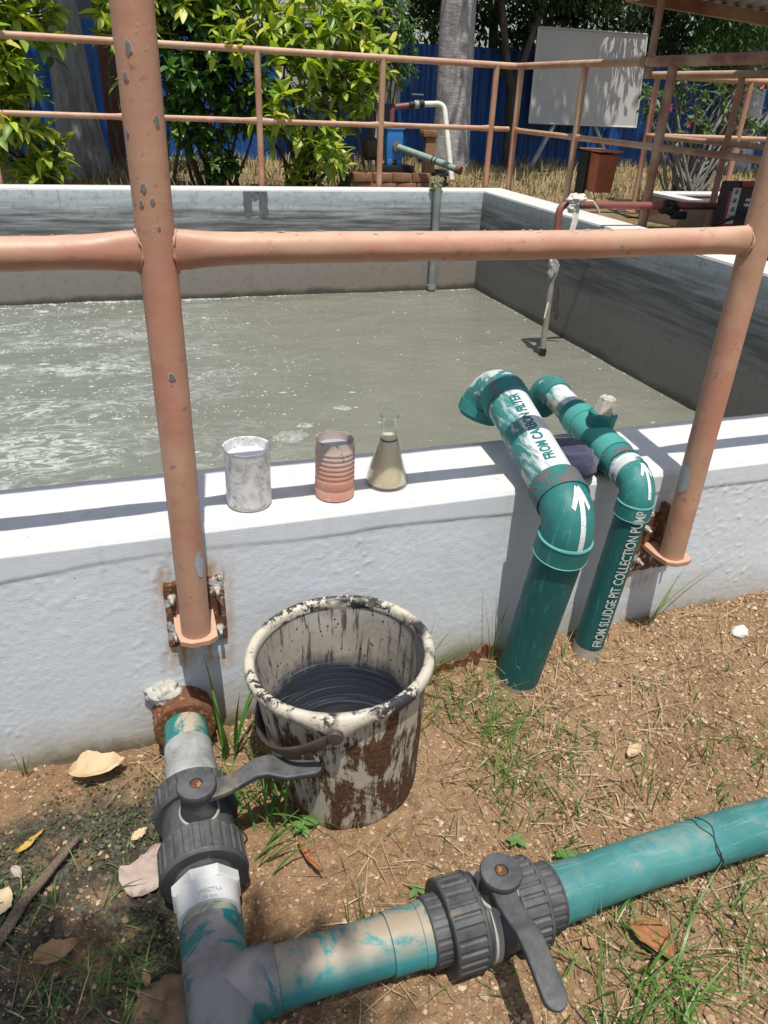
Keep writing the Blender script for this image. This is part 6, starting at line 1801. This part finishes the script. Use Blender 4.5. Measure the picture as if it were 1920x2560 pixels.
# ================================================================== trees
FOL_D = mat_leaf('dark_canopy_leaf', [(0, (.016, .040, .012)), (.5, (.032, .070, .020)), (.9, (.06, .11, .03)), (1, (.10, .15, .045))], .45, .28)
FOL_M = mat_leaf('mid_canopy_leaf', [(0, (.035, .075, .018)), (.5, (.065, .125, .028)), (1, (.12, .18, .05))], .45, .3)
def blob(cx, cy, cz, R, n, seed, flat=.7):
    g = random.Random(seed); out = []
    for _ in range(n):
        a = g.uniform(0, 2 * PI); r = R * math.sqrt(g.random()); out.append((cx + r * math.cos(a), cy + r * math.sin(a), cz + R * flat * g.uniform(-1, 1) * math.sqrt(max(0, 1 - (r / R) ** 2) + .1), R * g.uniform(.22, .42)))
    return out
T1 = tree('grey_tree', 'stout grey trunk on the left behind the shrubs', (-.28, 7.9, .34), (-.33, 7.9, 4.2), .175, .15, blob(-.3, 8.2, 5.2, 2.0, 12, 3) + blob(-1.0, 6.3, 4.9, 1.25, 12, 13, .4), 12000, .20, BARK_G, FOL_M, 71, 1.75, .03)
T2 = tree('pale_tree', 'smooth pale grey trunk in the middle before the blue fence', (4.31, 9.0, .34), (4.25, 9.05, 4.6), .235, .20, blob(4.5, 9.0, 5.6, 2.2, 18, 4), 9000, .20, mat_bark('smooth_pale_bark', (.27, .255, .25), (.36, .345, .335), (.43, .42, .41), (2, 2, 5)), FOL_M, 72, 1.15, .02)
T3 = Thing('forked_tree', (5.65, 10.0, .35), 'slim dark forked tree left of the grey-white board', 'tree')
m = MB(); m.tube([(5.66, 10.0, .3), (5.63, 10.0, .95), (5.60, 10.0, 1.35), (5.48, 10.02, 1.75), (5.32, 10.05, 2.45), (5.2, 10.1, 3.3)], [.085, .07, .066, .055, .05, .035], 14); tr3 = T3.part('trunk', m, BARK_D)
m = MB(); m.tube([(5.60, 10.0, 1.33), (5.70, 9.98, 1.62), (5.80, 9.98, 1.95), (5.98, 10.0, 2.45), (6.2, 10, 3.2)], [.06, .055, .05, .045, .03], 14); T3.part('limb', m, BARK_D, tr3)
T3.adopt(crown_mesh('crown', blob(5.7, 10.0, 3.6, 1.5, 16, 9) + [(6.4, 9.9, 2.75, .45), (5.2, 9.9, 2.8, .45), (7.3, 10.0, 2.7, .5)], 9000, .13, FOL_D, 73))
T4 = tree('pale_tree', 'smooth pale trunk at the right edge beyond the second tank', (9.85, 10.0, .34), (9.75, 10.1, 4.6), .26, .22, blob(9.6, 9.8, 5.4, 2.0, 16, 5), 8000, .20, mat_bark('silver_bark', (.36, .36, .37), (.47, .47, .48), (.56, .56, .57), (2, 2, 5)), FOL_M, 74, 1.1, .02)
for i, (x, y, r, h, mm, lab) in enumerate([(1.2, 12.2, 1.5, 3.6, FOL_M, 'leafy tree behind the fence above the tall bright shrub'), (4.0, 12.6, 1.5, 3.0, FOL_M, 'lighter leafy tree behind the fence left of the pale trunk'),
                                     (6.3, 12.0, 1.7, 3.1, FOL_D, 'dark leafy tree behind the fence above the forked tree'), (8.8, 12.0, 1.8, 3.1, FOL_D, 'dark leafy tree behind the grey-white board'),
                                     (11.2, 12.2, 1.8, 3.0, FOL_D, 'dark leafy tree behind the fence under the walkway roof'), (13.6, 12.4, 1.9, 3.2, FOL_D, 'dark tree beyond the fence at the far right')]):
    cl_ = blob(x, y, h, r, 20, 20 + i, .9)
    tree('leafy_tree', lab, (x, y + .2, .34), (x, y + .2, h * .8), .12, .07, cl_, 12000, .135, BARK_D, mm, 80 + i, 1.3, .08, 'trees behind the blue fence')
# fine foliage drooping below the roof on the right
FINE = Thing('feathery_tree', (9.0, 9.2, .34), 'feathery green branches hanging between the board and the right trunk', 'tree')
FINE.part('trunk', MB().tube([(9.2, 9.7, .3), (9.0, 9.5, 1.6), (8.8, 9.3, 3.0)], [.06, .05, .04], 10), BARK_D)
FINE.adopt(crown_mesh('crown', [(8.5, 9.2, 2.25, .38), (8.25, 9.3, 1.95, .30), (8.9, 9.3, 2.5, .5), (9.2, 9.4, 2.0, .45), (8.6, 9.3, 1.75, .25), (8.2, 9.4, 2.7, .45)], 9000, .085, mat_leaf('feathery_leaf', [(0, (.035, .09, .02)), (.6, (.06, .14, .03)), (1, (.10, .19, .05))], .5, .35), 95, leaf_tpl(2, .24, .1, .3)))

# ================================================================== shrubs: whorls of leaves on real stems
LIME = [(0, (.09, .17, .03)), (.25, (.19, .30, .05)), (.6, (.34, .45, .065)), (.88, (.50, .56, .09)), (1, (.62, .56, .12))]
LEAF_L = mat_leaf('glossy_lime_leaf', LIME, .42, .35); LEAF_LO = mat_leaf('glossy_lime_leaf_single', LIME, .42, .35, 'object')
DK = [(0, (.045, .11, .025)), (.5, (.075, .165, .038)), (.9, (.12, .23, .05)), (1, (.22, .33, .06))]
LEAF_D = mat_leaf('dark_hibiscus_leaf', DK, .35, .3); LEAF_DO = mat_leaf('dark_hibiscus_leaf_single', DK, .35, .3, 'object')
STEM = mat_bark('shrub_stem', (.06, .05, .035), (.12, .10, .07), (.19, .16, .12), (30, 30, 6))
def leaf_protos(mat, width, kinds=4):
    out = []
    for k in range(kinds):
        V, F = leaf_tpl(6, width * (.9 + .08 * k), .12 + .12 * k, .12 + .14 * k)
        me = bpy.data.meshes.new('leaf'); me.from_pydata(V.tolist(), [], F.tolist()); me.polygons.foreach_set('use_smooth', [True] * len(F)); me.materials.append(mat); out.append(me)
    return out
def shrub(name, label, base, lobes, n_cl, L, width, mats, seed, n_single=250, per=(5, 8), stems=7, open_=(.8, 1.35), flowers=()):
    g = np.random.default_rng(seed); th = Thing(name, base, label, 'shrub')
    base = np.asarray(base, float)
    C = np.array([l[:3] for l in lobes]); R = np.array([l[3] for l in lobes]); w = R ** 2 / (R ** 2).sum()
    pos = []; dr = []; sz = []; tips = []
    for q in range(n_cl):
        k = g.choice(len(C), p=w); d = g.normal(0, 1, 3); d /= np.linalg.norm(d); d[1] -= .15
        rr = R[k] * g.uniform(.55, 1.06) ; tip = C[k] + d * rr; ax = unit(d * .75 + np.array([0, -.1, .65]))
        tips.append((tip, ax, k))
        n = g.integers(*per); s1 = unit(np.cross(ax, (.3, .5, .8))); s2 = np.cross(ax, s1); a0 = g.uniform(0, 6.28)
        for i in range(n):
            a = a0 + i * 2.4; o = g.uniform(*open_) if i < n - 1 else g.uniform(.3, .7)
            pos.append(tip - ax * L * .15 * g.random()); dr.append(ax * math.cos(o) + (s1 * math.cos(a) + s2 * math.sin(a)) * math.sin(o) + (0, 0, -.12)); sz.append(L * g.uniform(.42, 1.15))
    pos = np.array(pos); dr = np.array(dr); sz = np.array(sz); roll = g.uniform(-.5, .5, len(pos))
    tocam = CAM - pos; dist = np.linalg.norm(tocam, axis=1)
    score = -dist + .9 * ((pos - C.mean(0)) @ unit(CAM - C.mean(0))) + .5 * sz / L
    order = np.argsort(-score); single = order[:n_single]; rest = order[n_single:]
    V, F, _ = leaves_mesh(pos[rest], dr[rest], sz[rest], roll[rest], leaf_tpl(4, width, .2, .25))
    fo = quick('foliage', V, F, mats[0]); th.adopt(fo); fo['kind'] = 'stuff'
    pro = leaf_protos(mats[1], width)
    _, _, (d, s2, n2) = leaves_mesh(pos[single], dr[single], sz[single], roll[single])
    for i, q in enumerate(single):
        o = bpy.data.objects.new('leaf', pro[i % len(pro)]); col.objects.link(o)
        s = sz[q]; m = Matrix(((d[i][0] * s, s2[i][0] * s, n2[i][0] * s, pos[q][0]), (d[i][1] * s, s2[i][1] * s, n2[i][1] * s, pos[q][1]), (d[i][2] * s, s2[i][2] * s, n2[i][2] * s, pos[q][2]), (0, 0, 0, 1)))
        o.parent = th.e; o.matrix_parent_inverse = Matrix.Identity(4); o.matrix_basis = Matrix.Translation(-Vector(base)) @ m
    for k, c in enumerate(C):
        for j in range(max(1, stems // len(C) + 1)):
            b = MB(); st = base + np.array([g.normal(0, .10), g.normal(0, .08), 0]); limb(b, st, c + g.normal(0, .3, 3) * R[k], .018, .007, .10, int(seed + k * 7 + j), 7, 8)
            so = th.part('stem', b, STEM)
    tw = MB()
    for tip, ax, k in tips[::2]: limb(tw, C[k] + (tip - C[k]) * .1, tip, .006, .003, .08, int(abs(tip[0]) * 1000), 5, 4)
    to = th.part('twigs', tw, STEM); to['kind'] = 'stuff'
    for f in flowers:
        for j in range(5):
            a = 2 * PI * j / 5
            V, F, _ = leaves_mesh(np.array([f[:3]]), np.array([[math.cos(a), -.5, math.sin(a)]]), np.array([f[3]]), np.array([.0]), leaf_tpl(4, .9, .3, .2))
            th.adopt(quick('petal', V, F, f[4]))
    return th
REDF = mat_flat('red_petal', (.55, .02, .035), .5); PINKF = mat_flat('pink_petal', (.72, .16, .28), .5)
shrub('lime_shrub', 'bright green leafy shrub at the left edge behind the tank', (-.62, 6.25, .35), [(-.82, 6.2, 1.75, .42), (-.55, 6.25, 1.62, .32), (-.86, 6.15, 1.20, .34), (-.62, 6.05, .98, .26), (-.98, 6.2, .85, .3), (-.45, 6.0, .72, .16), (-.72, 6.0, 1.42, .34), (-.55, 6.05, .62, .16), (-1.1, 6.2, 1.5, .4), (-.85, 5.72, 1.45, .22), (-.75, 5.72, 1.02, .18), (-.6, 6.0, .5, .18)], 400, .165, .40, (LEAF_L, LEAF_LO), 301, 260)
shrub('lime_shrub', 'tall bright green shrub in front of the pale notice board', (1.75, 6.45, .35), [(1.35, 6.4, 1.85, .42), (1.85, 6.3, 1.75, .42), (2.15, 6.4, 1.45, .34), (1.55, 6.2, 1.35, .30), (1.35, 6.1, 1.08, .20), (1.95, 6.15, 1.10, .22), (1.75, 6.0, .80, .20), (1.95, 6.0, .72, .14), (.75, 6.4, 2.0, .40), (1.1, 6.3, 1.95, .34), (2.25, 6.3, 1.72, .28), (1.62, 6.1, 1.62, .32), (1.45, 6.05, .88, .18), (2.2, 6.2, 1.25, .2), (.95, 5.72, 1.52, .20), (1.4, 5.70, 1.12, .16), (1.6, 5.75, 1.55, .16), (1.7, 6.1, .58, .2)], 540, .15, .42, (LEAF_L, LEAF_LO), 302, 280)
shrub('hibiscus_shrub', 'dark green hibiscus shrub with a red flower behind the left post', (.92, 6.55, .35), [(.82, 6.5, 1.62, .40), (1.10, 6.45, 1.35, .34), (.62, 6.45, 1.25, .28), (.95, 6.4, 1.05, .24), (.45, 6.5, 1.75, .26), (.75, 6.35, 1.42, .30), (1.2, 6.4, 1.05, .24), (.70, 6.35, .92, .2), (.9, 6.4, .68, .2)], 600, .12, .50, (LEAF_D, LEAF_DO), 303, 280, (4, 7), 14, flowers=[(.812, 5.98, 1.00, .040, REDF)])
shrub('lime_shrub', 'bright green sprays showing right beside the left post', (.30, 6.35, .35), [(.22, 6.3, 1.72, .26), (.42, 6.3, 1.85, .26), (.24, 6.2, 1.30, .14), (.36, 6.25, 1.55, .2)], 95, .165, .40, (LEAF_L, LEAF_LO), 304, 120)
shrub('fine_leaved_shrub', 'fine leaved green shrub before the blue fence beside the notice board', (3.0, 8.2, .35), [(2.95, 8.2, 1.85, .42), (3.15, 8.2, 1.55, .30), (2.85, 8.2, 2.2, .4)], 330, .11, .26, (LEAF_D, LEAF_DO), 305, 150, (6, 9))
# desert rose in the second tank's planting bed
DR = [(0, (.06, .11, .035)), (.6, (.10, .17, .05)), (1, (.17, .24, .07))]
PALESTEM = mat_bark('pale_grey_stem', (.16, .15, .13), (.28, .27, .24), (.40, .385, .35), (20, 20, 6))
STEM_OLD = STEM; STEM = PALESTEM
rose_lobes = [(5.05 + .18 * i + .05 * math.sin(i * 3), 5.75 + .12 * math.cos(i * 2), 1.28 + .18 * math.sin(i * 1.7), .15) for i in range(10)] + [(4.93, 5.65, 1.32, .09), (4.95, 5.6, 1.10, .09), (5.6, 5.75, 1.05, .15), (6.1, 5.8, 1.05, .2), (5.9, 5.7, 1.40, .18), (5.25, 5.7, 1.02, .12)]
shrub('desert_rose', 'pale stemmed shrub with pink flowers beyond the second railing', (5.58, 5.75, .40), rose_lobes, 230, .085, .36, (mat_leaf('rose_leaf', DR, .4, .25), mat_leaf('rose_leaf_single', DR, .4, .25, 'object')), 306, 240, (5, 8), 34, (.7, 1.2),
      flowers=[(5.02, 5.5, 1.235, .045, PINKF), (6.02, 5.5, 1.46, .055, PINKF), (5.27, 5.5, 1.10, .035, PINKF), (5.85, 5.5, 1.33, .03, PINKF)])
STEM = STEM_OLD

# ================================================================== dry grass behind the tank
n = 26000
x = rng.uniform(-3, 11, n); y = rng.uniform(5.62, 10.4, n)
p = np.clip(.55 + 1.2 * fbm(x * 1.5, y * 1.5, 720, 3), .05, 1) * np.interp(y, [5.6, 6.5, 10], [.5, .9, 1])
k = rng.random(n) < p; x, y = x[k], y[k]; n = len(x)
V, F = ribbons(x, y, .35 + fbm(x * 1.3, y * 1.3, 77, 4) * .05 - .01, rng.uniform(.06, .26, n), rng.uniform(.0, .9, n), rng.uniform(0, 2 * PI, n), rng.uniform(.003, .007, n), 3, rng.uniform(.2, 1.2, n), .4)
o = quick('dry_grass', V, F, mat_island('dry_garden_grass', [(0, (.17, .125, .06)), (.4, (.30, .23, .11)), (.75, (.42, .34, .19)), (.92, (.20, .22, .07)), (1, (.12, .17, .04))], .85)); tag(o, 'dry yellow grass behind the tank', kind='stuff')
